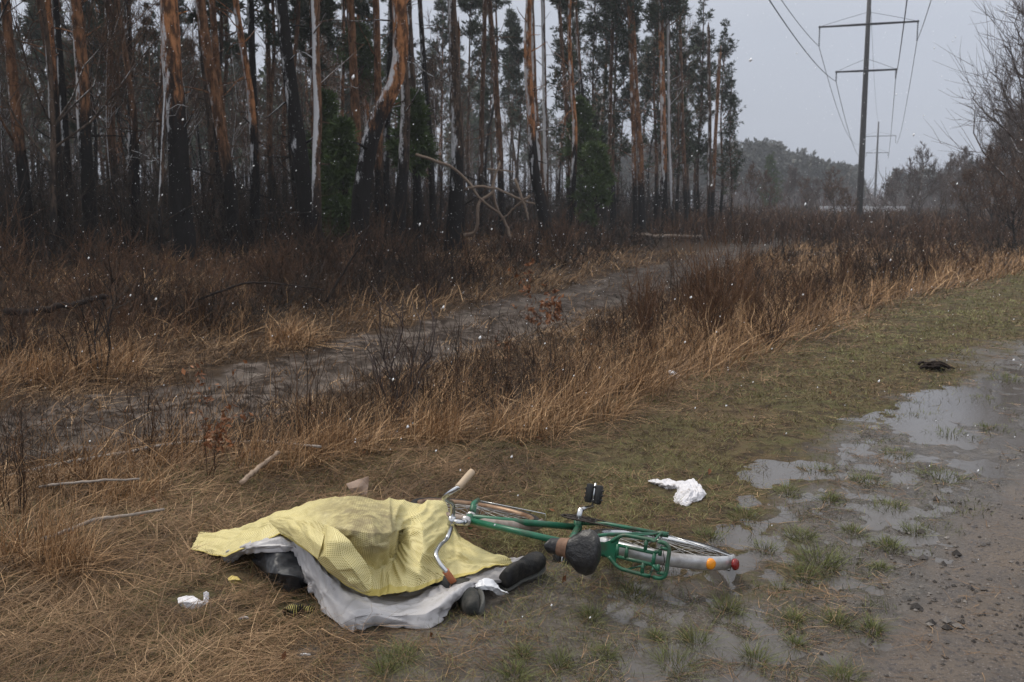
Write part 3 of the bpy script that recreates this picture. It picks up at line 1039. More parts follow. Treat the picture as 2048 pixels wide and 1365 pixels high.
# --- prototypes (built once, then copied)
def proto_pine(h, z0, rad, limbs, r0, bend, name, label, group, mat_b, mat_n='needle', tuft=.30, per=9, dens=1.0, nstub=16, w=.10):
    root = thing(name, label, 'tree', (0, 0, 0), group)
    path = [(0, 0, -.15), (bend * .9, bend * .5, h * .25), (bend * .3, -bend * .8, h * .55), (0, 0, h * .99)]
    tm, P, R = trunk_mb(path, r0, r0 * .18, 10, 40, wob=.05)
    stubs(tm, P, R, nstub, .12, max(.2, z0 / h), (.2, 1.2), .3, 10)
    tm.build('trunk', mat_b, root)
    wood, need = pine_crown(h, z0, rad, limbs, tuft, per, dens, w)
    merge(need, wood).build('crown', [M[mat_n], mat_b], root, False)
    return root


def proto_bare(h, r0, n_l, name, label, group, mat_b, fork=2, lean=40, cat='tree', twig='twig_grey', tl=(.2, .45), tk=0.0):
    root = thing(name, label, cat, (0, 0, 0), group)
    b = rng.normal(0, .25, 4)
    path = [(0, 0, -.15), (b[0], b[1], h * .35), (b[2], b[3], h * .7), (0, 0, h)]
    tm, P, R = trunk_mb(path, r0, r0 * .15, 8, 30, .2)
    n = n_l
    u = rng.uniform(.18, .97, n); i = (u * 29).astype(int)
    rt = P[i]
    Lb = h * .40 * (1.15 - u) * rng.uniform(.6, 1.2, n) + .25
    B = stems(rt, Lb, rng.uniform(0, 6.28, n), np.radians(np.clip(rng.normal(lean, 12, n), 12, 80)), .5, 6, .05)
    Vt, Ft = tubes(B, (R[i] * .45)[:, None] * np.linspace(1, .3, 6)[None], 5)
    tm.add(Vt, Ft)
    tm.build('trunk', mat_b, root)
    tw = MB()
    Q = side_twigs(B, 8, tl, 38, 4)
    add_twigs(tw, Q, np.full(len(Q), max(.009, h * .0012, tk)), np.clip(rng.normal(.5, .2, len(Q)), 0, 1), 3)
    Q2 = side_twigs(Q, 4, (.35, .8), 34, 3)
    add_twigs(tw, Q2, np.full(len(Q2), max(.006, h * .0009, tk * .8)), np.clip(rng.normal(.6, .2, len(Q2)), 0, 1), 3)
    tw.build('crown', M[twig], root)
    return root


def kids(o):
    return [c for c in bpy.data.objects if c.parent == o]


def copy_tree(root, kid_cache={}):
    if root.name not in kid_cache:
        kid_cache[root.name] = [(c, kids(c)) for c in kids(root)]
    r = root.copy(); COL.objects.link(r)
    for c, gs in kid_cache[root.name]:
        d = c.copy(); COL.objects.link(d); d.parent = r
        for g_ in gs:
            h_ = g_.copy(); COL.objects.link(h_); h_.parent = d
    return r


DEEP = 'pines standing deep in the burnt wood'
L_DEEP = 'dark scorched pine trunk among many deep in the burnt wood'
L_BARE = 'thin bare leafless stem between the pines deep in the burnt wood'
protos = [
    proto_pine(16, 8.0, 1.9, 34, .17, .25, 'pine_tree', L_DEEP, DEEP, M['bark_far'], dens=.75),
    proto_pine(18, 10, 2.2, 36, .20, -.3, 'pine_tree', L_DEEP, DEEP, M['bark_hero'], dens=.75),
    proto_pine(14, 6.5, 1.7, 30, .14, .3, 'pine_tree', L_DEEP, DEEP, M['bark_far'], dens=.7),
    proto_pine(17, 9, 2.0, 34, .18, .5, 'pine_tree', L_DEEP, DEEP, M['bark_black']),
    proto_pine(12, 4.6, 1.5, 32, .12, -.2, 'pine_tree', L_DEEP, DEEP, M['bark_low'], dens=.75),
]
bares = [
    proto_bare(10, .075, 20, 'bare_tree', L_BARE, 'bare stems inside the wood', M['bark_bare'], twig='twig'),
    proto_bare(13, .10, 22, 'bare_tree', L_BARE, 'bare stems inside the wood', M['bark_black'], twig='twig'),
    proto_bare(7, .05, 18, 'bare_tree', L_BARE, 'bare stems inside the wood', M['bark_snow'], twig='twig'),
]

# hero trunks: pixel path at a distance, base radius (m), label
HERO = [
    # (px path, Y, r0 scale px width at foot, width at top, bark, stubs, label)
    ([(368, 505), (364, 380), (358, 250), (350, 150), (342, 0)], 24, 50, 33, 'bark_hero', 5, 'thickest charred pine at left with orange upper bark and white snow streak'),
    ([(322, 490), (322, 400), (326, 300), (331, 185)], 23.6, 12, 5, 'bark_snow', 1, 'slim snow whitened snag standing close beside the thickest left pine'),
    ([(474, 500), (455, 350), (430, 200), (402, 40), (395, -20)], 28, 26, 19, 'bark_low', 6, 'orange pine leaning left with forked second stem behind it'),
    ([(466, 480), (452, 300), (436, 150), (424, 0)], 29, 16, 12, 'bark_low', 4, 'olive brown stem crossing just right of the leaning orange pine'),
    ([(640, 500), (612, 400), (592, 250), (574, 120), (562, -10)], 26, 38, 17, 'bark_black', 6, 'coal black trunk leaning left beside the white streaked stem'),
    ([(634, 490), (632, 350), (636, 200), (632, 90), (628, -10)], 25.4, 20, 14, 'bark_snow', 4, 'narrow stem almost wholly white with plastered snow'),
    ([(716, 490), (730, 340), (752, 245), (790, 175), (806, 90), (796, -20)], 27, 40, 27, 'bark_hero', 6, 'crooked pine bent to the right with bright orange top and black foot'),
    ([(905, 500), (910, 390), (915, 280), (908, 150), (902, 0)], 33, 32, 17, 'bark_hero', 8, 'straight orange pine with snow strip and split burnt foot'),
    ([(922, 340), (918, 260), (915, 180), (917, 60)], 33.5, 14, 9, 'bark_low', 3, 'short orange stem rising from the fork of the straight orange pine'),
    ([(1088, 440), (1068, 340), (1060, 200), (1054, 100), (1058, -10)], 42, 22, 12, 'bark_hero', 4, 'curved twin pine trunk leaning left above the pale fallen branches'),
    ([(1094, 430), (1082, 370), (1068, 200), (1064, 60), (1062, -10)], 42.5, 17, 12, 'bark_snow', 4, 'snow edged twin of the curved pine with blackened lower half'),
    ([(1094, 400), (1090, 200), (1086, 0)], 46, 10, 8, 'bark_snow', 5, 'straight thin snow lined stem right of the twin pines'),
    ([(1270, 440), (1268, 300), (1262, 150), (1256, -10)], 56, 10, 7, 'bark_low', 3, 'left stem of the snow lined pair near the right end of the wood'),
    ([(1284, 440), (1280, 300), (1270, 150), (1264, -10)], 56, 15, 8, 'bark_low', 3, 'right stem of the snow lined pair near the right end of the wood'),
    ([(1330, 440), (1327, 300), (1324, 150), (1320, -10)], 58, 14, 9, 'bark_hero', 3, 'tall dark pine trunk second from the open strip'),
    ([(1346, 440), (1340, 300), (1338, 150), (1336, -10)], 58, 8, 6, 'bark_snow', 3, 'white lined slim stem beside the tall dark trunk near the clearing'),
    ([(1418, 420), (1420, 250), (1417, 55)], 66, 9, 6, 'bark_bare', 6, 'tall snapped bare trunk with broken top against the sky'),
    ([(1424, 420), (1432, 250), (1440, 105)], 66.5, 9, 6, 'bark_low', 4, 'shorter snapped trunk leaning right at the edge of the wood'),
    ([(1372, 430), (1366, 250), (1362, 100), (1358, -10)], 63, 9, 6, 'bark_far', 4, 'grey trunk between the white stem and the snapped trunks'),
    ([(62, 520), (44, 330), (24, 150), (8, -20)], 25, 26, 14, 'bark_low', 5, 'leftmost pale brown trunk leaning left at the picture edge'),
    ([(125, 520), (112, 330), (104, 150), (92, -10)], 27, 22, 16, 'bark_hero', 5, 'brown trunk with black whorls second from the left edge'),
    ([(185, 520), (172, 330), (164, 150), (150, -10)], 26, 30, 22, 'bark_hero', 7, 'yellow brown trunk with black branch knots left of the thickest pine'),
    ([(150, 520), (135, 330), (125, 170), (110, 0)], 29, 16, 12, 'bark_black', 4, 'thin black stem between two brown trunks at far left'),
    ([(225, 500), (222, 250), (216, 0)], 34, 18, 14, 'bark_far', 4, 'dim brown trunk left of the thickest pine'),
    ([(265, 500), (262, 250), (256, 0)], 37, 13, 10, 'bark_black', 4, 'slender dark stem in the gap left of the thickest pine'),
    ([(708, 480), (712, 300), (706, 150), (698, -10)], 36, 22, 15, 'bark_low', 4, 'upright brown pine behind the crooked trunk on its left'),
    ([(758, 450), (757, 250), (754, 100), (750, -10)], 37, 18, 13, 'bark_low', 4, 'bright orange pine seen just left of the crooked top'),
    ([(838, 480), (830, 300), (822, 150), (814, -10)], 35, 20, 12, 'bark_hero', 4, 'red brown trunk between the crooked pine and the straight orange pine'),
    ([(868, 480), (862, 300), (850, 150), (840, 0)], 39, 14, 9, 'bark_black', 4, 'thin black trunk left of the straight orange pine'),
    ([(510, 480), (508, 300), (505, 150), (500, -10)], 36, 18, 13, 'bark_black', 4, 'dark trunk right of the leaning orange pine'),
    ([(545, 470), (540, 300), (538, 150), (534, 0)], 42, 12, 9, 'bark_far', 3, 'faint narrow trunk left of the coal black leaning trunk'),
    ([(775, 470), (772, 330), (776, 200), (782, 0)], 38, 14, 10, 'bark_black', 3, 'dark upright stem partly behind the crooked pine'),
    ([(960, 470), (962, 300), (966, 150), (970, 0)], 44, 11, 8, 'bark_far', 3, 'narrow brown pine right of the straight orange pine'),
    ([(1005, 460), (1000, 300), (990, 150), (978, 0)], 46, 14, 10, 'bark_far', 4, 'mid brown trunk leaning left behind the pale fallen branches'),
    ([(1150, 440), (1140, 300), (1128, 150), (1118, 0)], 52, 9, 7, 'bark_far', 4, 'slim leaning stem right of the twin pines'),
    ([(1180, 440), (1176, 300), (1160, 150), (1150, 0)], 55, 10, 7, 'bark_black', 5, 'dark thin trunk above the green young pine'),
    ([(1225, 440), (1220, 300), (1222, 150), (1228, 0)], 58, 9, 6, 'bark_far', 4, 'pale thin stem left of the snow lined pair'),
]
HX = []
tops = [pine_crown(18, 11, 2.2, 26, .32, 9, .8), pine_crown(17, 10.5, 1.9, 24, .32, 9, .8), pine_crown(19, 12.5, 2.3, 26, .32, 9, .8)]
top_mesh = []
for i, (wd, nd) in enumerate(tops):
    b = merge(nd, wd).build('crown', [M['needle'], M['bark_far']], None, False)
    top_mesh.append((b.data, (18, 17, 19)[i]))
    bpy.data.objects.remove(b)
for hi, (pth, Yd, w0, w1, bk, ns, lab) in enumerate(HERO):
    pts = [atY(px, py, Yd) for px, py in pth]
    base = pts[0].copy(); gz = Tz(base)
    base = np.array([base[0] + (base[0] - pts[1][0]) * .0, base[1], gz])
    pts = [np.array([base[0], base[1], gz - .15])] + [p for p in pts if p[2] > gz + .25]
    broken = 'snapped' in lab or 'snag' in lab or 'fork of' in lab
    r0 = w0 * .5 * Yd / F_PX; r1 = w1 * .5 * Yd / F_PX
    topz = pts[-1][2]
    if not broken:                       # carry the stem on up above the picture
        d = pts[-1] - pts[-2]; d = d / d[2]
        full = 15.5 + 2.5 * ((hi * 37) % 10) / 10 + gz
        d = d * .6; d[2] = 1
        for zz in np.linspace(topz, full, 4)[1:]:
            p = pts[-1] + d * (zz - pts[-1][2]); pts.append(p)
        frac = (topz - gz) / (full - gz)
        rt = max(.03, r0 + (r1 - r0) / max(.3, frac ** .85))
    else:
        rt = r1
    # even out the spacing of the control points by height
    pts = np.array(pts)
    zz = np.linspace(pts[0, 2], pts[-1, 2], 14)
    pts = np.stack([np.interp(zz, pts[:, 2], pts[:, 0]), np.interp(zz, pts[:, 2], pts[:, 1]), zz], 1)
    root = thing('pine_tree' if 'snag' not in lab else 'dead_tree', lab, 'tree', base, 'pines along the front of the burnt wood')
    tm, P, R = trunk_mb(pts - base, r0, rt, 16, 60, .25, wob=.035)
    if broken:                           # splintered top
        tip = P[-1]
        for _ in range(4):
            q = tip + rng.normal(0, R[-1] * .4, 3) * np.array([1, 1, 0])
            Q = q + np.array([rng.normal(0, .05), rng.normal(0, .05), 1]) * np.linspace(-.05, rng.uniform(.2, .5), 3)[:, None]
            Vt, Ft = tubes(Q[None], np.array([[R[-1] * .5, R[-1] * .3, .004]]), 5, True); tm.add(Vt, Ft)
    stubs(tm, P, R, ns + 9, .08, .62 if not broken else .9, (.15, .9), .3, 15)
    tm.build('trunk', M[bk], root)
    if not broken:
        nm, hh = top_mesh[hi % 3]
        sc = (P[-1][2] + .4) / hh
        c_ = bpy.data.objects.new('crown', nm); COL.objects.link(c_); c_.parent = root
        c_.location = (P[-1][0], P[-1][1], 0); c_.scale = (sc, sc, sc); c_.rotation_euler = (0, 0, rng.uniform(0, 6))
    HX.append((base[0], base[1]))

# the wood behind: copies of the prototypes
taken = list(HX)
used = {}
def place(pr, x, y, s, label=None, group=None):
    if pr.name not in used:
        used[pr.name] = 1; o = pr
    else:
        o = copy_tree(pr)
    o.location = (x, y, Tz((x, y)) - .02)
    o.rotation_euler = (rng.normal(0, .02), rng.normal(0, .02), rng.uniform(0, 6.28))
    o.scale = (s, s, s * rng.uniform(.92, 1.1))
    if label: o['label'] = label
    if group: o['group'] = group
    return o

cnt = 0
x, y, r = logpolar(11812, 20, 125, -48, 15)
sE, st, sP, sG, sF = zones(x, y)
for xx, yy, sf, rr in zip(x, y, sF, r):
    if sf < .3 or cnt >= 240: continue
    if 1024 + F_PX * xx / yy > 1440: continue
    if sf > 10 and xx > -6 + 0.08 * yy and rng.random() < .45: continue
    if sf < 2.0 and rr < 50 and rng.random() < .75: continue
    dmin = 1.0 + rr * .012
    if any((xx - a) ** 2 + (yy - b) ** 2 < dmin * dmin for a, b in taken): continue
    taken.append((xx, yy)); cnt += 1
    q = rng.random()
    if q < .62:
        pr = protos[rng.choice([0, 1, 2, 3, 4], p=[.26, .24, .22, .16, .12])]
    else:
        pr = bares[rng.integers(0, 3)]
    place(pr, xx, yy, rng.uniform(.82, 1.15))

# pines with foliage showing against the sky at the right end of the wood
edge_p = [
    proto_pine(15, 3.2, 1.9, 44, .15, .2, 'pine_tree', 'tree', 'green crowned pines at the right end of the wood', M['bark_far'], tuft=.30, per=9, dens=.62),
    proto_pine(13.5, 2.6, 2.2, 46, .14, -.2, 'pine_tree', 'tree', 'green crowned pines at the right end of the wood', M['bark_far'], tuft=.30, per=9, dens=.62),
]
for k, (px, Yd, s, lab) in enumerate([
    (1462, 70, .72, 'green crowned pine nearest the clearing with short side boughs'),
    (1440, 74, 1.0, 'green pine directly behind the snapped trunks'),
    (1400, 69, 1.1, 'tall grey green pine left of the snapped trunks'),
    (1352, 66, 1.05, 'full crowned pine behind the white lined slim stem'),
    (1312, 64, 1.1, 'dark crowned pine left of the tall dark trunk'),
    (1232, 62, 1.1, 'feathery pine behind the snow lined pair'),
    (1190, 60, 1.0, 'loose crowned pine right of the twin pines'),
    (1140, 57, 1.05, 'sparse pine between twin pines and green young pine'),
    (1380, 82, 1.1, 'farther pine closing the gap behind the grey trunk')]):
    p = atY(px, 400, Yd)
    place(edge_p[k % 2], p[0], p[1], s, lab)

# young green pines low in the wood
def young(px, Yd, h, rad, z0, label):
    p = atY(px, 400, Yd); p[2] = Tz(p) - .05
    root = thing('young_pine', label, 'tree', p, 'young green pines among the trunks')
    tm, P, R = trunk_mb([(0, 0, -.1), (.05, 0, h * .5), (0, 0, h)], .06, .012, 7, 16)
    tm.build('trunk', M['bark_far'], root)
    wd, nd = pine_crown(h, z0, rad, 44, .30, 12, 1.25, .08)
    merge(nd, wd).build('crown', [M['needle_bright'], M['bark_far']], root, False)
young(684, 30, 3.6, 1.05, .4, 'bright green young pine between white streaked stem and crooked pine')
young(655, 32, 4.6, .9, 1.2, 'taller dark young pine just behind the bright green one')
young(826, 34, 4.8, 1.0, 2.6, 'green tufted young pine right of the crooked trunk')
young(1190, 48, 4.0, 1.6, .8, 'broad green young pine in front of the thin stems')
young(1158, 52, 6.4, 1.3, 3.0, 'taller loose young pine above the broad green one')
young(1540, 140, 7.5, 2.6, .6, 'lone dark green young pine before the hazy far wood')
young(720, 46, 9, 1.5, 6.0, 'green crowned half grown pine high above the bright young one')

# deeper wood that reads as one mass
mb = MB(); mn = MB()
def far_trees(x, y, h, rr, tufts, tsz, tint, trunk_r):
    z = T(x, y)
    n = len(x)
    P = np.stack([np.stack([x, y, z - .3], 1), np.stack([x, y, z + h * .55], 1), np.stack([x, y, z + h], 1)], 1)
    R = trunk_r[:, None] * np.array([1, .7, .15])[None]
    Vt, Ft = tubes(P, R, 5); mb.add(Vt, Ft, tint=np.repeat(rng.uniform(.2, .8, n), 15))
    src = np.repeat(np.arange(n), tufts)
    f = rng.random(len(src)) ** .8
    rad = rr[src] * (1 - .8 * f) * np.sqrt(rng.random(len(src)))
    a = rng.uniform(0, 6.28, len(src))
    c = np.stack([x[src] + rad * np.cos(a), y[src] + rad * np.sin(a), z[src] + h[src] * (.42 + .58 * f)], 1)
    needle_tufts(mn, c, np.full(len(src), tsz) * rng.uniform(.7, 1.3, len(src)), np.clip(tint + .5 * n3(c, 2.5, 9) + rng.normal(0, .1, len(src)), 0, 1), 6, .20)
x, y, r = logpolar(556, 85, 190, -48, 9)
k = zones(x, y)[4] > 30
x, y = x[k], y[k]; n = len(x)
far_trees(x, y, rng.uniform(11, 17, n), rng.uniform(1.4, 2.2, n), 40, .7, .35, rng.uniform(.1, .18, n))
o = mn.build('forest', M['needle'], None, False); tag(o, 'dense pine wood closing the view behind the burnt trunks', 'wood', None, 'stuff')
o2 = mb.build('forest_trunks', M['twig_grey'], o)

mb = MB(); mn = MB()
x = rng.uniform(20, 175, 1000); y = rng.uniform(225, 330, 1000)
lpx = 1024 + F_PX * x / y
k = (lpx < 1712) | ((lpx > 1775) & (lpx < 2080))
x, y, lpx = x[k], y[k], lpx[k]; n = len(x)
h = np.where(lpx < 1720, 15.5 - 6.0 * smooth(lpx, 1500, 1720), 9.5 + 2 * smooth(lpx, 1850, 2000)) * rng.uniform(.62, 1.16, n) * y / 265
far_trees(x, y, h, rng.uniform(1.6, 2.9, n), 46, 1.35, .35, rng.uniform(.12, .2, n))
o = mn.build('far_wood', M['haze_needle'], None, False); tag(o, 'hazy grey treeline across the end of the open strip', 'wood', None, 'stuff')
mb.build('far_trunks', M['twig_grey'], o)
mb = MB()
x = rng.uniform(20, 165, 2600); y = rng.uniform(150, 300, 2600)
lpx = 1024 + F_PX * x / y
k = (lpx > 1400) & (lpx < 2090)
x, y = x[k], y[k]
thicket(mb, x, y, rng.uniform(1.5, 5.5, len(x)) * (.4 + patch(x, y, 14, 251)), 4, .0005, .65, 18)
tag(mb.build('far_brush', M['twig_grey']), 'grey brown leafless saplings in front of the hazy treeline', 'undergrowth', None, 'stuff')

# ------------------------------------------------------------------ power line
M['concrete'] = simple('pylon_concrete', (.055, .052, .052), .8, 0, .3, 3, .3)
M['steel'] = simple('dark_steel', (.035, .035, .04), .6, .3)
M['glass_ins'] = simple('insulator_glass', (.03, .035, .04), .25, 0, .2, 20, 0, .5)
LP1 = atY(1719, 415, 100); LP2 = atY(1749, 413, 272)
LD = np.array([LP2[0] - LP1[0], LP2[1] - LP1[1], 0]); SPAN = np.linalg.norm(LD); LD /= SPAN
LN = np.array([LD[1], -LD[0], 0])
Z_LO = atY(1719, 142, 100)[2]; Z_UP = atY(1719, 49, 100)[2]
INS = {}
def tube_part(name, pts, r, mat, parent, sides=8, loc=None):
    pts = np.asarray(pts, float)
    Vt, Ft = tubes(pts[None], np.broadcast_to(np.asarray(r, float), (1, len(pts))), sides, True)
    return MB().add(Vt, Ft).build(name, mat, parent)

def pylon(base, label, key):
    gz = Tz(base); base = np.array([base[0], base[1], gz])
    root = thing('power_pylon', label, 'pylon', base, 'concrete pylons of the power line')
    zl, zu = Z_LO - LPZ, Z_UP - LPZ
    tube_part('pole', [(0, 0, -1), (0, 0, 8), (0, 0, 17), (0, 0, 23.2)], [.34, .29, .235, .19], M['concrete'], root, 18)
    for z, half, ln in ((zl, 2.75, .75), (zu, 4.5, 1.7)):
        off = LN * half
        a = MB()
        for s in (-1, 1):                # a channel arm either side of the pole, tied at its ends
            o = LD * .30 * s
            Vt, Ft = tubes(np.array([[-off + o * .3, o, off + o * .3]]) + np.array([0, 0, z]), np.full((1, 3), .075), 6, True); a.add(Vt, Ft)
        for s in (-1, 1):
            Vt, Ft = tubes(np.array([[off * s + LD * .12, off * s, off * s - LD * .12]]) + np.array([0, 0, z]), np.full((1, 3), .12), 6, True); a.add(Vt, Ft)
        arm = a.build('crossarm', M['steel'], root)
        for s in (-1, 1):
            tube_part('tie_rod', [off * s * .98 + np.array([0, 0, z + .05]), off * s * .5 + np.array([0, 0, z + .62]), np.array([0, 0, z + 1.15])], .018, M['steel'], arm, 5)
            pr = []
            n = 9
            for k in range(n):
                for rr in (.03, .105, .03):
                    pr.append((rr, k))
            zz = np.linspace(0, -ln, len(pr))
            P = off * s + np.array([0, 0, z - .12]) + np.stack([np.zeros(len(pr)), np.zeros(len(pr)), zz], 1)
            tube_part('insulator', P, [p[0] for p in pr], M['glass_ins'], arm, 8)
            INS[(key, z > zl + .1, s)] = base + off * s + np.array([0, 0, z - .14 - ln])
    INS[(key, 'top', 0)] = base + np.array([0, 0, 23.1])
    return root
LPZ = Tz(LP1)
pylon(LP1, 'tall dark concrete power pylon with two crossarms in the open strip', 1)
pylon(LP2, 'small distant power pylon seen past the tall one', 2)
M['wire'] = simple('conductor', (.05, .05, .055), .5, .4)
side_n = {-1: 'left', 1: 'right'}
def wire(a, b, sag, label, r):
    t = np.linspace(0, 1, 60)[:, None]
    P = a + (b - a) * t; P[:, 2] -= (4 * sag * t * (1 - t))[:, 0]
    Vt, Ft = tubes(P[None], np.full((1, 60), r), 5)
    tag(MB().add(Vt, Ft).build('power_cable', M['wire']), label, 'cable', 'cables of the power line')
for up in (False, True):
    for s in (-1, 1):
        a = INS[(1, up, s)]; b = INS[(2, up, s)]
        arm = 'upper' if up else 'lower'
        wire(a, b, 3.2, f'thin cable from the {side_n[s]} tip of the {arm} crossarm away to the small pylon', .032)
        wire(a, a - LD * SPAN + np.array([0, 0, .8]), 4.2, f'thick cable from the {side_n[s]} tip of the {arm} crossarm overhead towards the viewer', .028)
wire(INS[(1, 'top', 0)], INS[(2, 'top', 0)], 2.5, 'faint earth cable from the head of the tall pylon to the small one', .02)

# pale low strip across the open ground behind the pylon
pb = atY(1640, 415, 150); pe = atY(1812, 415, 158)
M['pale'] = simple('pale_concrete', (.55, .55, .57), .7, 0, .2, 2)
mb = MB()
for k in range(7):
    a = pb + (pe - pb) * (k / 7 + .004); b = pb + (pe - pb) * ((k + 1) / 7 - .004)
    z0 = a[2] - .22; z1 = a[2] + .16
    d = np.array([0, .35, 0])
    Vb = np.array([[a[0], a[1], z0 - 2.5], [b[0], b[1], z0 - 2.5], [b[0], b[1], z1], [a[0], a[1], z1]])
    Vb = np.concatenate([Vb, Vb + d])
    mb.add(Vb, np.array([[0, 1, 2, 3], [5, 4, 7, 6], [3, 2, 6, 7], [1, 5, 6, 2], [4, 0, 3, 7]]))
tag(mb.build('roadside_barrier', M['pale'], smooth_=False), 'long pale low barrier crossing far behind the pylon foot', 'barrier')

# ------------------------------------------------------------------ shrubs, saplings, bare trees on the right
def shrub(name, px, py, toppy, n, lean, label, mat='twig', tint=.4, thick=.006, per=3, curve=.4, widef=1.0, group=None, jit=.035):
    p = ground_at(px, py); d = math.hypot(p[0], p[1])
    h = (py - toppy) * d / F_PX * 1.08
    root = thing(name, label, 'shrub', p, group)
    rr = .05 * widef * h * np.sqrt(rng.random(n)) * 2; aa = rng.uniform(0, 6.28, n)
    rt = np.stack([rr * np.cos(aa), rr * np.sin(aa), np.full(n, -.04)], 1)
    P = stems(rt, h * rng.uniform(.5, 1.08, n), aa + rng.normal(0, .5, n), np.radians(np.abs(rng.normal(lean, lean * .5, n))), curve, 7, jit)
    sm = MB()
    r = np.maximum(thick * rng.uniform(.7, 1.3, n), d * .0003)
    add_twigs(sm, P, r, np.clip(rng.normal(tint, .15, n), 0, 1), 5, .35)
    Q = side_twigs(P, per, (.2, .5), 32, 5)
    add_twigs(sm, Q, np.repeat(r * .55, per), np.clip(rng.normal(tint, .18, n * per), 0, 1), 3)
    sm.build('stems', M[mat], root)
    return root, p, h, Q

for a in [
    ('willow_shrub', 1432, 692, 484, 80, 22, 'big clump of upright red brown stems in the ditch grass', 'twig', .72, .0075, 3),
    ('willow_shrub', 1288, 672, 535, 40, 18, 'upright reddish stems standing alone between track and verge', 'twig', .8, .008, 3),
    ('willow_shrub', 1505, 655, 515, 44, 20, 'reddish stem clump just right of the biggest one', 'twig', .85, .008, 3),
    ('willow_shrub', 1610, 640, 545, 30, 24, 'smaller red shrub near the far verge grass', 'twig', .75, .007, 3),
    ('willow_shrub', 1545, 690, 560, 26, 38, 'low dark fanning shrub leaning right beside the red brown clump', 'twig', .35, .006, 4),
    ('willow_shrub', 1300, 690, 555, 26, 12, 'loose group of thin red stems left of the big clump', 'twig', .55, .005, 2),
    ('willow_shrub', 1225, 690, 600, 18, 14, 'small sparse stems between the leafy sapling and the red clump', 'twig', .5, .005, 2),
    ('alder_shrub', 790, 842, 618, 14, 22, 'greenish many stemmed bare shrub in the middle of the ditch', 'twig_grey', .2, .010, 6),
    ('alder_shrub', 868, 800, 620, 10, 26, 'thin curved bare shrub right of the greenish many stemmed one', 'twig', .2, .006, 5),
    ('dead_shrub', 192, 765, 560, 7, 24, 'black forked dead shrub among straw on the far side of the track', 'twig', .02, .012, 5),
    ('dead_shrub', 1135, 800, 690, 12, 30, 'low tangle of dark twigs before the leafy sapling', 'twig', .2, .005, 4),
    ('weed_stalks', 620, 900, 640, 8, 6, 'few tall straight stalks left of the greenish shrub', 'twig', .35, .004, 2),
    ('weed_stalks', 30, 1040, 800, 9, 6, 'tall upright dark stalks at the left picture edge', 'twig', .3, .004, 1),
    ('weed_stalks', 300, 930, 700, 9, 12, 'thin stalks in the ditch near the long birch branch', 'twig', .4, .004, 2),
    ('weed_stalks', 1350, 600, 480, 12, 8, 'thin stalks standing in front of the sandy track end', 'twig', .4, .005, 2),
    ('weed_stalks', 1490, 560, 455, 14, 8, 'dark thin stalks where the sandy track goes out of sight', 'twig', .4, .006, 2),
    ('willow_shrub', 1690, 600, 500, 22, 20, 'dim purple brown shrub in the open strip below the pylon', 'twig', .6, .006, 3),
    ('willow_shrub', 1860, 570, 470, 24, 22, 'dark shrub at the top of the grass bank right of the pylon', 'twig', .5, .006, 3),
    ('bramble_bush', 400, 640, 520, 60, 52, 'rusty bramble mound at the foot of the thickest pine', 'twig', .75, .006, 4),
    ('bramble_bush', 760, 520, 425, 60, 50, 'rusty brown bush at the foot of the crooked pine', 'twig', .8, .008, 4),
    ('bramble_bush', 860, 600, 505, 70, 54, 'dark sprawling bramble behind the middle of the sandy track', 'twig', .35, .007, 4),
    ('bramble_bush', 1120, 500, 420, 60, 48, 'brown brush heap right of the pale fallen branches', 'twig', .6, .009, 4),
    ('bramble_bush', 560, 600, 490, 60, 50, 'dim bramble below the white streaked stem', 'twig', .45, .007, 4),
]:
    shrub(a[0], *a[1:6], a[6], a[7], a[8], a[9], a[10])

def leafy(px, py, toppy, n, label, nl, size):
    root, p, h, Q = shrub('oak_sapling', px, py, toppy, n, 22, label, 'twig', .4, .0035, 7, .3)
    lm = MB()
    ends = Q.reshape(-1, 3)
    ends = ends[ends[:, 2] > h * .34]
    ii = rng.integers(0, len(ends), nl)
    leaf_quads(lm, ends[ii] + rng.normal(0, .02, (nl, 3)), rng.uniform(.6, 1.3, nl) * size, np.clip(rng.normal(.42, .22, nl), 0, 1), 1.0)
    lm.build('leaves', M['leaf'], root, False)
leafy(1092, 690, 562, 4, 'small oak sapling holding rusty leaves in the middle of the ditch', 260, .045)
leafy(415, 965, 800, 3, 'rusty leaved oak sapling behind the lying birch branch', 150, .024)
leafy(1005, 720, 660, 3, 'tiny sapling with few brown leaves left of the rusty oak sapling', 25, .025)

def bare_at(px, Yd, h, r0, n, label, lean=38, twig='twig_grey', tl=(.2, .45), tilt=(0, 0), mat='bark_bare', name='bare_tree'):
    p = atY(px, 410, Yd)
    o = proto_bare(h, r0, n, name, label, 'leafless trees right of the power line', M[mat], lean=lean, twig=twig, tl=tl, tk=Yd * .00024)
    o.location = (p[0], p[1], Tz(p) - .1)
    o.rotation_euler = (tilt[0], tilt[1], rng.uniform(0, 6))
    return o
bare_at(2066, 52, 15.5, .20, 46, 'large bare tree reaching in from the right picture edge', 56, tl=(.3, .6))
bare_at(2040, 64, 12, .12, 40, 'bare birch crowding the right edge below the large bare tree', 34)
bare_at(2012, 74, 8.5, .09, 30, 'grey bare tree at the right above the brush', 32)
bare_at(1982, 84, 8.0, .08, 28, 'thin twiggy tree left of the grey bare tree', 30)
bare_at(1950, 80, 5.6, .06, 26, 'low twiggy tree beginning the right hand tree group', 34)
bare_at(2000, 66, 7.4, .08, 34, 'close set bare tree between the grey one and the right edge', 30)
bare_at(1966, 88, 7.0, .08, 30, 'reddish twiggy tree low in the right hand group', 32, twig='twig')
bare_at(2044, 72, 9.4, .10, 36, 'tall slim bare tree at the very right edge', 28)
bare_at(2030, 60, 6.5, .07, 28, 'dense bare bush tree close to the right edge', 34)
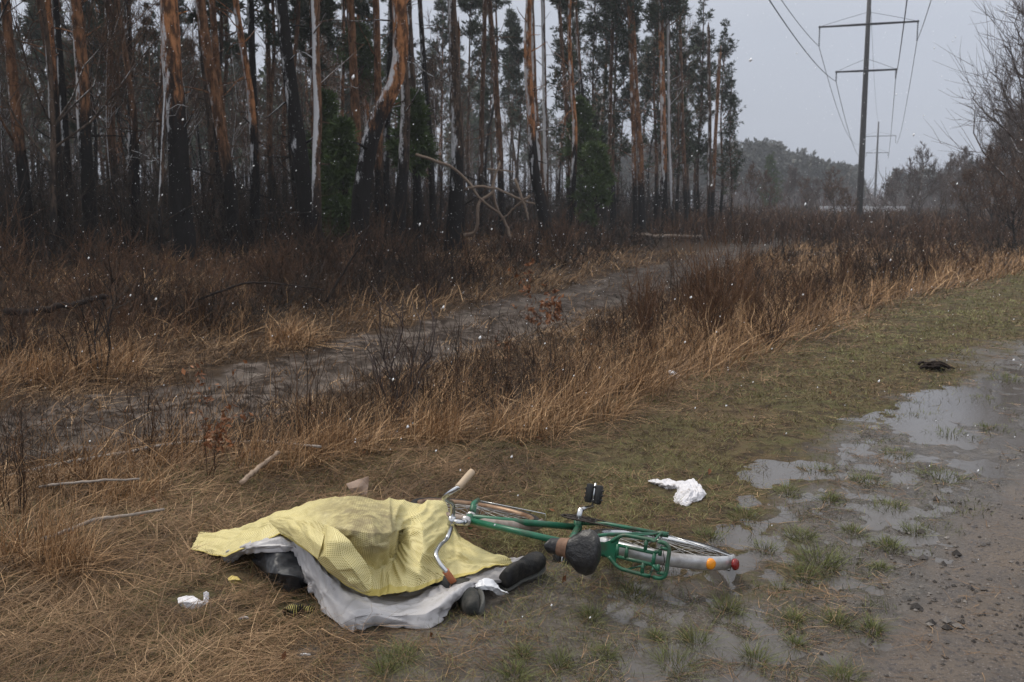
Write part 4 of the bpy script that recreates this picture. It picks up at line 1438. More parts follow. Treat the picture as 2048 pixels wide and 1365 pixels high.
bare_at(1925, 95, 5.5, .06, 24, 'small bare tree leftmost in the right hand group', 34)
bare_at(1872, 86, 6.2, .07, 20, 'spreading bare tree leaning left right of the small pylon', 52, tilt=(.1, -.32))
bare_at(1840, 90, 7.2, .07, 30, 'dense hazy bare tree right of the small pylon', 40)
bare_at(1900, 100, 6.6, .07, 34, 'wide bare tree between the spreading tree and the right hand group', 44)
bare_at(1790, 120, 6.0, .07, 30, 'hazy bare tree close right of the small pylon', 40)
bare_at(1930, 110, 8.0, .08, 34, 'tall hazy bare tree behind the right hand group', 30)
bare_at(1580, 130, 6.0, .07, 30, 'hazy bare tree before the left part of the treeline', 34)
bare_at(1610, 120, 4.6, .06, 26, 'rusty bush tree before the treeline', 42, twig='twig')
bare_at(1530, 110, 4.6, .06, 26, 'brown bush tree beside the lone green pine', 40, twig='twig')
bare_at(1815, 92, 6.4, .06, 16, 'thin bare tree between the small pylon and the spreading one', 42, tilt=(0, -.15))
bare_at(1668, 96, 5.4, .06, 36, 'dark bushy bare tree just left of the tall pylon foot', 50, twig='twig')
bare_at(1694, 90, 3.4, .05, 30, 'low brown bush at the very foot of the tall pylon', 52, twig='twig')
bare_at(1985, 58, 5.4, .06, 36, 'brown bush tree in front of the right hand trees', 44, twig='twig')
bare_at(1940, 66, 4.2, .06, 36, 'low brown bush tree left of the right hand trees', 48, twig='twig')
bare_at(2040, 48, 5.0, .06, 36, 'brown bush tree nearest at the right edge', 46, twig='twig')
bare_at(1770, 100, 4.0, .05, 20, 'low bare bush right of the tall pylon foot', 48)
bare_at(1632, 110, 4.4, .05, 20, 'dim bare bush left of the dark bushy tree', 46)
bare_at(1500, 105, 5.2, .06, 20, 'rusty bare tree beyond the end of the wood', 40, twig='twig')
bare_at(1462, 92, 5.0, .06, 20, 'dark bare tree at the last trunk of the wood', 40, twig='twig')
bare_at(1957, 72, 4.6, .06, 8, 'pale thin birch stem standing in the right brush', 20, mat='bark_snow')
for px, Yd, s, lab in ((2040, 70, .82, 'dark pine behind the bare trees at the right edge'), (1940, 150, .62, 'small dark pine left of the right hand trees')):
    p = atY(px, 410, Yd)
    place(edge_p[1], p[0], p[1], s, lab, 'pines right of the power line')

# ------------------------------------------------------------------ fallen branches and sticks
M['dead_wood'] = simple('weathered_wood', (.20, .15, .115), .8, 0, .35, 30, .4, .2)
M['birch_wood'] = simple('birch_stick', (.30, .26, .23), .7, 0, .3, 25, .3, .2, dirt=(.05, .04, .035))
M['peel'] = simple('peeled_wood', (.36, .27, .20), .7, 0, .35, 45, .3, .2, dirt=(.10, .07, .05))
M['log'] = simple('dark_log', (.028, .021, .018), .9, 0, .35, 10, .5, .1)

def branch_mb(mb, pts, r0, r1, n=18, sides=7):
    P = cr(np.asarray(pts, float), n)
    P += rng.normal(0, r0 * .25, P.shape)
    Vt, Ft = tubes(P[None], np.linspace(r0, r1, n)[None], sides, True)
    mb.add(Vt, Ft)
def lying(name, pix, r0, r1, mat, label, cat, lift=.03):
    pts = []
    for q in pix:
        p = ground_at(q[0], q[1]); p = p + np.array([0, 0, lift + (q[2] if len(q) > 2 else 0)])
        # keep the sight line: slide towards the viewer for the height gained
        pts.append(at(q[0], q[1], p[2]))
    mb = MB(); branch_mb(mb, pts, r0, r1)
    return tag(mb.build(name, M[mat]), label, cat)
lying('stick', [(482, 966, .02), (520, 934, .06), (558, 904, .16)], .016, .014, 'peel', 'short pale peeled stick poking up from the ditch grass', 'stick')
lying('fallen_branch', [(20, 955, .12), (140, 925, .16), (250, 905, .2), (350, 888, .22), (460, 884, .24), (560, 886, .24), (640, 897, .2)], .016, .009, 'birch_wood', 'long thin birch branch lying along the ditch at left', 'branch')
lying('fallen_branch', [(85, 1080, .05), (150, 1056, .09), (195, 1040, .12), (250, 1032, .11), (330, 1020, .08)], .012, .007, 'birch_wood', 'short pale birch branch half sunk in the left foreground straw', 'branch')
lying('fallen_branch', [(80, 975, .10), (120, 968, .14), (200, 962, .18), (280, 958, .16)], .009, .006, 'birch_wood', 'thin curved birch twig below the long birch branch', 'branch')
lying('log', [(10, 628, .12), (60, 622, .14), (120, 613, .16), (170, 602, .18), (215, 590, .2)], .055, .04, 'log', 'blackened log slanting through the brush at far left', 'log')
lying('log', [(1272, 470, .12), (1330, 472, .12), (1400, 474, .1)], .10, .09, 'dead_wood', 'grey fallen log at the edge of the wood near the track end', 'log')
def raised(name, pix, Yd, r0, r1, mat, label, cat):
    mb = MB(); branch_mb(mb, [atY(a, b, Yd) for a, b in pix], r0, r1)
    return tag(mb.build(name, M[mat]), label, cat)
raised('fallen_branch', [(652, 605), (690, 540), (722, 490), (738, 452)], 17.5, .025, .012, 'log', 'thin broken branch leaning up left of the crooked pine', 'branch')
raised('fallen_branch', [(395, 600), (470, 572), (500, 566), (560, 568), (650, 580)], 16, .022, .010, 'log', 'dark arching bough lying across the bramble', 'branch')

mb = MB()
Yb = 31.0
def bp(px, py, dy=0.0): return atY(px, py, Yb + dy)
for pix, r0, r1 in (
    ([(930, 470), (952, 462), (958, 407), (985, 386), (988, 360), (1000, 326)], .055, .035),
    ([(1020, 478), (1012, 450), (990, 405), (986, 370)], .045, .04),
    ([(976, 339), (1000, 341), (1028, 344)], .035, .025),
    ([(930, 378), (960, 374), (985, 376), (1016, 388), (1046, 402), (1070, 408)], .045, .025),
    ([(833, 310), (862, 319), (892, 330), (918, 346), (938, 366), (955, 390), (975, 410), (1000, 430)], .05, .03),
    ([(1030, 360), (1037, 376), (1046, 402), (1052, 420), (1056, 440)], .045, .03),
    ([(1060, 392), (1046, 402), (1030, 415), (1000, 442)], .04, .02)):
    branch_mb(mb, [bp(px, py, .25 * math.sin(px * .07)) for px, py in pix], r0, r1, 20, 6)
tag(mb.build('fallen_branch', M['dead_wood']), 'tangle of pale crossed dead boughs standing before the twin pines', 'branch')
mb = MB()
c_ = ground_at(1873, 742)
for k in range(18):
    p = c_ + np.array([rng.normal(0, .06), rng.normal(0, .05), .02 + abs(rng.normal(0, .03))])
    branch_mb(mb, [p - np.array([.07, 0, 0]), p + np.array([0, rng.normal(0, .02), .02]), p + np.array([.07 + rng.uniform(0, .06), rng.normal(0, .04), -.02])], .018, .006, 6, 5)
tag(mb.build('clod', M['log']), 'black clod of mud and roots on the grass near the puddles', 'clod')

# ------------------------------------------------------------------ the covered person
def facets(u, v, size, seed):
    i = np.floor(u / size).astype(int); j = np.floor(v / size).astype(int)
    best = np.full(u.shape, 9e9)
    for a in (-1, 0, 1):
        for b in (-1, 0, 1):
            cx = (i + a + _hash(np.asarray(i + a), np.asarray(j + b), seed)) * size
            cy = (j + b + _hash(np.asarray(i + a), np.asarray(j + b), seed + 1)) * size
            best = np.minimum(best, np.hypot(u - cx, v - cy))
    return best / size - .45


def cloth(name, cols, mat, parent=None, nr=110, nc=170, wr=.006, back=None, dirt=None, seed=5, thick=.002, folds=None, sc=1.0):
    """cols: list over columns of lists over rows of (px, py, z) -> a draped sheet with woven coordinates"""
    R = max(len(c) for c in cols)
    G = []
    for c in cols:
        c = [np.append(at(*q[:3]), q[3] if len(q) > 3 else 0) for q in c]
        if back:                         # the far side falls away to the ground
            p = c[0].copy(); q = c[1]
            d = p[:2] - CAMP[:2]; d /= np.linalg.norm(d)
            b1 = p.copy(); b1[:2] += d * (.06 + .28 * p[2]); b1[2] = p[2] * .62
            b2 = p.copy(); b2[:2] += d * (.10 + .55 * p[2]); b2[2] = .03
            c = [b2, b1] + c
        c = np.array(c)
        if len(c) < R + (2 if back else 0):
            c = cr(c, R + (2 if back else 0)) if len(c) > 2 else np.linspace(c[0], c[-1], R + (2 if back else 0))
        G.append(c)
    G = np.swapaxes(np.array(G), 0, 1)   # rows, cols, 4
    S4 = surf(G, nr, nc, .75)
    P = S4[..., :3]
    du = np.linalg.norm(np.diff(P, axis=1), axis=2); dv = np.linalg.norm(np.diff(P, axis=0), axis=2)
    u = np.concatenate([np.zeros((nr, 1)), np.cumsum(du, 1)], 1)
    u = u - u[:, [nc // 2]]
    v = np.concatenate([np.zeros((1, nc)), np.cumsum(dv, 0)], 0)
    tu = np.gradient(P, axis=1); tv = np.gradient(P, axis=0)
    N = np.cross(tu, tv); N /= np.linalg.norm(N, axis=2, keepdims=True) + 1e-9
    N *= np.sign(N[..., 2:3] + 1e-6)
    # crumple: sharp creases plus softer waves
    a = n3(P, .16 * sc, seed); b = n3(P, .07 * sc, seed + 3); c3 = n3(P, .035 * sc, seed + 6)
    k_ = sc
    disp = wr * (1.0 * (1 - np.abs(a) * 4) + .35 * c3)
    uu = u + .05 * k_ * b; vv_ = v + .05 * k_ * a
    disp = disp + wr * k_ * 2.6 * (facets(uu, vv_, .15 * k_, seed) - facets(uu + .3, vv_ + .7, .19 * k_, seed + 20)) + wr * k_ * 1.0 * (facets(uu, vv_, .062 * k_, seed + 5) - facets(uu, vv_, .075 * k_, seed + 9))
    if folds is not None: disp = disp + folds(P, u, v)
    P = P + N * disp[..., None]
    mb = MB().add(P.reshape(-1, 3), gridF(nr, nc), u=u.ravel(), v=v.ravel(), edge=np.repeat(np.linspace(0, 1, nr), nc), dirt=np.clip(S4[..., 3], 0, 1).ravel())
    o = mb.build(name, mat, parent)
    if thick:
        sm = o.modifiers.new('thickness', 'SOLIDIFY'); sm.thickness = thick; sm.offset = 0
    return o


y_ = NT('yellow_woven_sheet')
u = y_.attr('u'); v = y_.attr('v')
def thread(m, c, period, duty):
    f = m.math('FRACT', m.math('DIVIDE', c, period))
    d = m.math('ABSOLUTE', m.math('SUBTRACT', f, .5))
    return m.step(d, duty - .08, duty + .08)
PER = .0082
wv_ = y_.math('MAXIMUM', thread(y_, u, PER, .27), thread(y_, v, PER, .27))
obn = y_.noise(14, y_.pos(), 5, .65)
film = y_.mix(obn, (.33, .25, .050), (.48, .375, .10))
thr = y_.mix(obn, (.86, .76, .36), (.93, .86, .52))
c = y_.mix(wv_, film, thr)
dt = y_.math('MULTIPLY', y_.attr('dirt'), y_.step(y_.noise(12, y_.pos(), 6, .75), .32, .60, .25, 1))
c = y_.mix(y_.math('MULTIPLY', dt, .78), c, (.17, .125, .075))
c = y_.mix(y_.step(y_.attr('edge'), .962, .968), c, (.66, .55, .18))
spk = y_.step(y_.noise(60, y_.pos(), 3, .6), .70, .76)
c = y_.mix(y_.math('MULTIPLY', spk, .5), c, (.16, .12, .06))
y_.set(Base_Color=c, Roughness=.5, Specular_IOR_Level=.35, Subsurface_Weight=.0)
y_.bump(wv_, .25, .002)
# thin plastic lets light through
tl = y_.n('BsdfTranslucent'); y_.put(tl, 'Color', c)
mx = y_.n('MixShader'); mx.inputs[0].default_value = .22
outn = [n_ for n_ in y_.t.nodes if n_.type == 'OUTPUT_MATERIAL'][0]
y_.t.links.new(y_.b.outputs[0], mx.inputs[1]); y_.t.links.new(tl.outputs[0], mx.inputs[2]); y_.t.links.new(mx.outputs[0], outn.inputs[0])
M['yellow'] = y_.m

w_ = NT('pale_plastic_sheet')
nn_ = w_.noise(6, w_.pos(), 5, .6)
c = w_.mix(nn_, (.49, .48, .495), (.66, .645, .66))
c = w_.mix(w_.math('MULTIPLY', w_.step(w_.noise(26, w_.pos(), 6, .8), .55, .72), .6), c, (.22, .20, .185))
c = w_.mix(w_.math('MULTIPLY', w_.attr('dirt'), .8), c, (.23, .205, .19))  # fold shade of the trough painted in, besides the greyer right end
w_.set(Base_Color=c, Roughness=.38, Specular_IOR_Level=.4)
w_.bump(w_.noise(40, w_.pos(), 4), .18, .004)
tl = w_.n('BsdfTranslucent'); w_.put(tl, 'Color', c)
mx = w_.n('MixShader'); mx.inputs[0].default_value = .25
outn = [n_ for n_ in w_.t.nodes if n_.type == 'OUTPUT_MATERIAL'][0]
w_.t.links.new(w_.b.outputs[0], mx.inputs[1]); w_.t.links.new(tl.outputs[0], mx.inputs[2]); w_.t.links.new(mx.outputs[0], outn.inputs[0])
M['pale_sheet'] = w_.m

# columns left to right, rows back crest to front edge; 4th number = dirt
YC = [
    [(396, 1071, .05), (392, 1080, .05), (387, 1087, .045), (384, 1092, .04), (381, 1095, .035), (378, 1098, .03)],
    [(424, 1066, .08), (423, 1076, .08), (421, 1085, .075), (420, 1093, .065), (418, 1101, .055), (416, 1109, .045)],
    [(455, 1061, .12), (455, 1072, .12), (454, 1082, .115), (452, 1092, .11), (450, 1102, .10), (448, 1113, .09)],
    [(484, 1054, .17), (486, 1063, .17), (487, 1072, .17), (488, 1081, .165), (487, 1089, .16), (485, 1098, .15)],
    [(513, 1043, .22), (516, 1051, .225), (519, 1059, .22), (521, 1067, .215), (522, 1075, .21), (523, 1084, .205)],
    [(545, 1028, .27), (550, 1036, .285), (554, 1043, .275), (557, 1051, .26), (560, 1060, .25), (563, 1068, .24)],
    [(589, 1013, .32), (592, 1028, .33), (595, 1043, .325), (598, 1060, .30), (601, 1078, .275), (604, 1096, .25)],
    [(633, 1000, .36, .3), (634, 1022, .37, .4), (635, 1045, .36, .3), (636, 1070, .335), (637, 1094, .29), (638, 1119, .24)],
    [(668, 995, .385, .6), (668, 1025, .395, .9), (666, 1055, .385, .7), (661, 1082, .33, .2), (658, 1112, .27), (656, 1142, .205)],
    [(702, 993, .40, .8), (706, 1028, .415, 1), (708, 1062, .40, 1), (704, 1092, .33, .5), (698, 1132, .235), (692, 1172, .155)],
    [(735, 995, .40, .8), (742, 1030, .41, 1), (748, 1066, .39, 1), (748, 1092, .34, .8), (738, 1135, .205), (728, 1188, .115)],
    [(762, 999, .385, .5), (772, 1032, .385, 1), (780, 1066, .355, .8), (776, 1094, .30, .5), (764, 1136, .165, .2), (752, 1191, .115)],
    [(786, 997, .37, .2), (796, 1030, .345, .4), (806, 1058, .275, .3), (800, 1086, .205, .2), (786, 1126, .165), (774, 1191, .115)],
    [(812, 1003, .35), (818, 1034, .31), (824, 1062, .27), (820, 1095, .225), (811, 1138, .18), (803, 1187, .125)],
    [(838, 1004, .335), (842, 1040, .30), (846, 1075, .265), (845, 1108, .215), (838, 1145, .17), (832, 1182, .11)],
    [(864, 1002, .325), (868, 1038, .28), (871, 1072, .235), (870, 1104, .185), (865, 1138, .14), (860, 1172, .10)],
    [(884, 1006, .305), (889, 1040, .25), (892, 1072, .205), (892, 1102, .165), (890, 1132, .125), (888, 1160, .09)],
    [(898, 1030, .25), (904, 1055, .205), (907, 1080, .175), (910, 1104, .15), (912, 1128, .12), (914, 1155, .09)],
    [(912, 1064, .17), (919, 1081, .165), (927, 1098, .15), (932, 1115, .14), (937, 1131, .12), (942, 1148, .10)],
    [(936, 1084, .15), (942, 1096, .15), (948, 1106, .14), (954, 1117, .13), (962, 1128, .12), (970, 1138, .11)],
    [(965, 1100, .12), (972, 1107, .12), (979, 1113, .12), (986, 1119, .115), (993, 1125, .11), (1000, 1131, .10)],
    [(998, 1111, .10), (1005, 1114, .10), (1012, 1117, .10), (1018, 1120, .10), (1023, 1123, .095), (1029, 1126, .09)],
]
def ridge(x, k):
    return 1 - np.abs(np.clip(x * k, -1, 1)) ** .8
def yfold(P, u, v):
    # pleats running from the hump down to the front edge, uneven and wandering
    w = u + .10 * n3(P, .35, 12) + .25 * (v - .4) * smooth(u, 0, .5)
    f1 = ridge(vnoise(w, v * .12, .12, 15), 3.0) - .5
    f2 = ridge(vnoise(w + v * .5, v * .2, .05, 25), 3.2) - .5
    return (.018 * f1 * smooth(u, -.25, .15) + .003 * f2) * smooth(v, .12, .35)
ys = cloth('yellow_sheet', YC, M['yellow'], None, 150, 260, .0042, True, folds=yfold)
tag(ys, 'yellow gridded plastic sheet draped over the lying person', 'sheet')
# a corner folded back over the front of the sheet
FL = [
    [(650, 1050, .40), (640, 1082, .345), (633, 1117, .285), (652, 1138, .25), (690, 1170, .185), (728, 1188, .145)],
    [(656, 1051, .41), (655, 1085, .37), (652, 1115, .315), (675, 1142, .265), (705, 1172, .20), (732, 1188, .15)],
    [(664, 1054, .415), (676, 1085, .38), (684, 1112, .325), (704, 1138, .275), (722, 1165, .21), (738, 1186, .155)],
    [(676, 1060, .41), (700, 1085, .37), (718, 1108, .32), (732, 1128, .275), (741, 1150, .22), (746, 1180, .165)],
]
cloth('folded_corner', FL, M['yellow'], ys, 60, 40, .003, None, seed=9)
FB = [
    [(537, 1041, .295), (552, 1056, .285), (563, 1069, .265)],
    [(560, 1040, .325), (574, 1056, .31), (582, 1075, .28)],
    [(590, 1041, .35), (598, 1062, .335), (604, 1094, .285)],
    [(616, 1050, .375), (622, 1078, .35), (622, 1108, .29)],
    [(646, 1068, .385), (642, 1094, .35), (636, 1120, .285)],
]
cloth('folded_edge', FB, M['yellow'], ys, 40, 60, .003, None, seed=19)

GC = [  # 4th number: trough shade and greyer right end put into the colour
    [(470, 1092, .06), (448, 1106, .075), (440, 1113, .07), (446, 1122, .04), (459, 1131, .02)],
    [(494, 1076, .09), (482, 1090, .125), (474, 1098, .13), (474, 1106, .11), (484, 1113, .08)],
    [(520, 1060, .12), (515, 1078, .18), (511, 1086, .205), (511, 1095, .19), (514, 1106, .16)],
    [(560, 1046, .15), (560, 1066, .215), (560, 1078, .235), (561, 1090, .215), (562, 1104, .18)],
    [(600, 1060, .18), (594, 1076, .22), (590, 1082, .235), (588, 1092, .22), (588, 1103, .19)],
    [(640, 1088, .18), (622, 1094, .215), (610, 1096, .235), (601, 1108, .20), (596, 1130, .14)],
    [(660, 1110, .15), (642, 1114, .19), (628, 1118, .205), (615, 1134, .165), (606, 1158, .09)],
    [(690, 1136, .12), (664, 1140, .16), (648, 1144, .175), (633, 1162, .13), (623, 1186, .05)],
    [(712, 1158, .09), (690, 1160, .125), (672, 1168, .145), (655, 1192, .10), (643, 1222, .03)],
    [(724, 1170, .08), (710, 1176, .11), (696, 1190, .12), (685, 1218, .08), (674, 1246, .025)],
    [(740, 1174, .07), (730, 1188, .085), (718, 1206, .105), (710, 1232, .085), (703, 1267, .02)],
    [(766, 1176, .06), (762, 1196, .055, .25), (758, 1210, .085), (752, 1228, .075), (748, 1251, .02)],
    [(800, 1172, .06), (800, 1194, .055, .45), (800, 1210, .07, .1), (800, 1230, .075), (800, 1255, .02)],
    [(835, 1166, .06), (838, 1188, .06, .5), (842, 1206, .07, .1), (848, 1228, .08), (857, 1259, .02)],
    [(862, 1158, .06), (866, 1178, .075, .5), (872, 1194, .085), (880, 1212, .095), (888, 1236, .03)],
    [(885, 1152, .14), (890, 1166, .10, .6), (897, 1176, .12), (906, 1188, .13), (914, 1203, .08)],
    [(905, 1148, .14), (912, 1158, .12, .7), (919, 1166, .13), (926, 1173, .14), (932, 1182, .12)],
    [(930, 1142, .14, .3), (936, 1150, .13, .7), (942, 1158, .13, .6), (950, 1164, .13, .3), (958, 1170, .10)],
    [(958, 1132, .14, .3), (965, 1142, .14, .55), (972, 1150, .13, .6), (980, 1157, .115, .6), (988, 1166, .08, .4)],
    [(985, 1124, .14, .3), (995, 1133, .14, .35), (1002, 1141, .13, .4), (1009, 1150, .11, .6), (1017, 1163, .07, .6)],
    [(1018, 1118, .12, .3), (1026, 1117, .135, .25), (1034, 1120, .13, .3), (1036, 1132, .11, .4), (1030, 1148, .08, .5)],
    [(1040, 1114, .11, .3), (1046, 1114, .12, .2), (1051, 1117, .12, .3), (1050, 1124, .10, .4), (1042, 1134, .08, .4)],
]
def gfold(P, u, v):
    w = u + .12 * n3(P, .3, 52)
    return .014 * (ridge(vnoise(w + v * .8, v * .5, .10, 55), 3) - .5) + .008 * (ridge(vnoise(w * .7 - v, v, .06, 57), 3) - .5)
for col in GC[15:]:
    for i_, q in enumerate(col):
        col[i_] = (q[0], q[1], q[2] * (.62 if i_ < 3 else .8)) + tuple(q[3:])
gs = cloth('pale_sheet', GC, M['pale_sheet'], None, 90, 260, .0035, None, seed=33, folds=gfold)
tag(gs, 'crumpled pale grey plastic sheet showing beneath the yellow sheet', 'sheet')

# the body, one skinned figure lying under the sheets; head hidden
J = {'pelvis': at(735, 1100, .17), 'spine': at(695, 1085, .19), 'chest': at(655, 1080, .18), 'neck': at(610, 1072, .15), 'head': at(578, 1068, .13), 'crown': at(562, 1064, .125),
     'lsh': at(618, 1098, .15), 'lel': at(568, 1152, .08), 'lwr': at(640, 1150, .04), 'lha': at(668, 1150, .04),
     'rsh': at(650, 1060, .16), 'rel': at(700, 1060, .10), 'rwr': at(720, 1090, .08), 'rha': at(735, 1100, .07),
     'lhi': at(745, 1125, .09), 'lkn': at(835, 1158, .055), 'lan': at(915, 1178, .06), 'lto': at(944, 1196, .06),
     'rhi': at(752, 1095, .12), 'rkn': at(880, 1105, .09), 'ran': at(1000, 1140, .06), 'rto': at(1016, 1152, .045)}
def skinned(name, bones, rad, mat, parent, sub=2, root_='pelvis', origin=(0, 0, 0)):
    names = list(dict.fromkeys([b for e_ in bones for b in e_]))
    ix = {n_: i for i, n_ in enumerate(names)}
    me = bpy.data.meshes.new(name)
    me.from_pydata([tuple(J[n_] - np.array(origin)) for n_ in names], [(ix[a], ix[b]) for a, b in bones], [])
    o = bpy.data.objects.new(name, me); COL.objects.link(o)
    me.materials.append(mat)
    sk = o.modifiers.new('skin', 'SKIN'); sk.use_smooth_shade = True
    if not me.skin_vertices: me.attributes  # layer is made by the modifier
    me_layer = me.skin_vertices[0] if me.skin_vertices else None
    if me_layer is None:
        bpy.context.view_layer.objects.active = o
        bpy.ops.mesh.customdata_skin_add()
        me_layer = me.skin_vertices[0]
    for n_, i in ix.items():
        r = rad.get(n_, .05)
        me_layer.data[i].radius = (r, r)
        me_layer.data[i].use_root = (n_ == root_)
    ss = o.modifiers.new('subdivision', 'SUBSURF'); ss.levels = sub; ss.render_levels = sub
    if parent is not None: o.parent = parent
    return o
BONES = [('pelvis', 'spine'), ('spine', 'chest'), ('chest', 'neck'), ('neck', 'head'), ('head', 'crown'), ('chest', 'lsh'), ('lsh', 'lel'), ('lel', 'lwr'), ('lwr', 'lha'),
         ('chest', 'rsh'), ('rsh', 'rel'), ('rel', 'rwr'), ('rwr', 'rha'), ('pelvis', 'lhi'), ('lhi', 'lkn'), ('lkn', 'lan'), ('lan', 'lto'), ('pelvis', 'rhi'), ('rhi', 'rkn'), ('rkn', 'ran'), ('ran', 'rto')]
RAD = dict(pelvis=.125, spine=.115, chest=.125, neck=.05, head=.08, crown=.06, lsh=.055, lel=.042, lwr=.03, lha=.03, rsh=.055, rel=.042, rwr=.03, rha=.03,
           lhi=.08, lkn=.055, lan=.038, lto=.03, rhi=.08, rkn=.055, ran=.038, rto=.03)
M['skin'] = simple('skin', (.42, .27, .20), .6, 0, .1, 20)
jk = NT('dark_wet_jacket')
jn = jk.noise(18, jk.pos(), 5, .6)
jk.set(Base_Color=jk.mix(jn, (.008, .009, .011), (.026, .029, .036)), Roughness=jk.step(jn, .3, .7, .34, .6), Specular_IOR_Level=.5)
jk.bump(jn, .25, .01)
M['jacket'] = jk.m
M['trousers'] = simple('dark_trousers', (.03, .032, .035), .8, 0, .3, 40, .3)
per_o = thing('person', 'person lying covered by sheets with only dark sleeve and black shoes showing', 'person', (0, 0, 0))
skinned('body', BONES, {k_: r_ * .86 for k_, r_ in RAD.items()}, M['skin'], per_o)
JB = [b for b in BONES if not set(b) & {'head', 'crown', 'lha', 'rha', 'lhi', 'rhi', 'lkn', 'rkn', 'lan', 'ran', 'lto', 'rto'}]
jr = {k_: r_ * 1.05 for k_, r_ in RAD.items()}
skinned('jacket', JB, {**jr, 'neck': .055, 'lsh': .06}, M['jacket'], per_o)
TB = [b for b in BONES if set(b) <= {'pelvis', 'lhi', 'lkn', 'lan', 'rhi', 'rkn', 'ran'}]
skinned('trousers', TB, jr, M['trousers'], per_o)

# bunched sleeve and jacket flank at the open side of the sheet
def lump(mb, c, ax, rad, folds, amp, seed, n=44, m_=40, squash=1.0):
    """a soft closed form along an axis with ring creases"""
    ax = np.asarray(ax, float); L = np.linalg.norm(ax); t_ = ax / L
    a = np.cross(t_, [0, 0, 1]); a /= np.linalg.norm(a); b = np.cross(a, t_)
    s = np.linspace(-1, 1, n)
    prof = np.sqrt(np.clip(1 - np.abs(s) ** 2.6, 0, 1))
    th = np.linspace(0, 2 * math.pi, m_, endpoint=False)
    rr = rad * prof[:, None] * (1 + amp * np.sin(folds * s[:, None] * 3 + 1.3 * np.sin(th[None] * 2 + seed) + seed) + .5 * amp * np.sin(folds * 5.3 * s[:, None] + 2 * np.sin(th[None] + 2 * seed)))
    P = np.asarray(c)[None, None] + t_ * (s[:, None, None] * L * .5) + rr[..., None] * (a * np.cos(th)[None, :, None] + b * squash * np.sin(th)[None, :, None])
    P = P + (n3(P, .08, 40 + int(seed)) * rad * .25)[..., None] * np.array([.3, .3, 1])
    mb.add(P.reshape(-1, 3), gridF(n, m_, True))
SL = [
    [(506, 1110, .09), (510, 1120, .075), (518, 1134, .05), (528, 1150, .0)],
    [(530, 1100, .165), (531, 1122, .13), (534, 1146, .09), (540, 1168, .0)],
    [(552, 1096, .185), (554, 1120, .155), (556, 1150, .125), (562, 1186, .0)],
    [(572, 1096, .185), (574, 1124, .15), (578, 1154, .13), (584, 1194, .0)],
    [(592, 1100, .18), (596, 1128, .14), (598, 1158, .12), (602, 1193, .0)],
    [(612, 1112, .14), (613, 1134, .11), (614, 1158, .085), (614, 1187, .0)],
    [(632, 1128, .11), (630, 1146, .08), (628, 1164, .04), (626, 1182, .0)],
]
def sfold(P, u, v):
    w = v + .5 * u + .10 * n3(P, .12, 91)
    return .016 * (ridge(vnoise(w, u * .35, .11, 92), 2.2) - .5) + .006 * (ridge(vnoise(w * 1.2, u * .6, .06, 93), 2.2) - .5)
cloth('jacket_sleeve', SL, M['jacket'], per_o, 80, 90, .003, None, seed=61, folds=sfold, sc=.9)

M['rubber'] = simple('black_shoe_leather', (.009, .009, .010), .6, 0, .5, 60, .5, .3, dirt=(.04, .036, .032), dirt_amt=.6)
M['sole'] = simple('shoe_sole', (.085, .085, .080), .6, 0, .3, 50, .4)
M['boot'] = simple('wet_rubber_boot', (.016, .018, .017), .6, 0, .4, 40, .4, .3, dirt=(.055, .050, .044), dirt_amt=.8)
def shoe(heel, toe, up, size, mat, parent):
    """shoe lofted from heel to toe; up = direction out of the foot's top"""
    heel = np.asarray(heel); toe = np.asarray(toe); L = np.linalg.norm(toe - heel); t_ = (toe - heel) / L
    up = np.asarray(up, float); up -= t_ * (up @ t_); up /= np.linalg.norm(up); sd = np.cross(t_, up)
    sec = [(0, .024, .02, .035), (.06, .032, .055, .05), (.22, .034, .075, .065), (.36, .033, .068, .06), (.52, .041, .052, .048), (.70, .048, .046, .042), (.86, .045, .042, .036), (.95, .034, .034, .028), (.985, .020, .022, .02), (1.0, .006, .008, .02)]
    A = cr(np.array(sec), 40)
    th = np.linspace(0, 2 * math.pi, 28, endpoint=False)
    def ring(off0, k, hs):
        P = []
        for s_, wd, hh, cc in A:
            x = np.cos(th) * wd * k * size; z = np.sin(th)
            z = np.where(z > 0, z * hh * size, z * .018 * size) if hs else z * .012 * size
            P.append(heel + t_ * (s_ * L) + sd * x[:, None] + up * (z + off0)[:, None])
        return np.array(P)
    mb = MB().add(*capped(ring(0.0, 1.0, True)))
    o = mb.build('shoe', mat, parent)
    mb = MB().add(*capped(ring(-.022 * size, 1.10, False)))
    mb.build('sole', M['sole'], o)
    return o
# far foot: seen from its dark side; near foot: blunt rubber toe
shoe(at(1004, 1168, .055), at(1084, 1116, .10), at(1020, 1120, .2) - at(1040, 1150, .08), 1.12, M['rubber'], per_o)
shoe(at(934, 1170, .045), at(950, 1224, .05), np.array([-.95, -.15, .35]), 1.2, M['boot'], per_o)

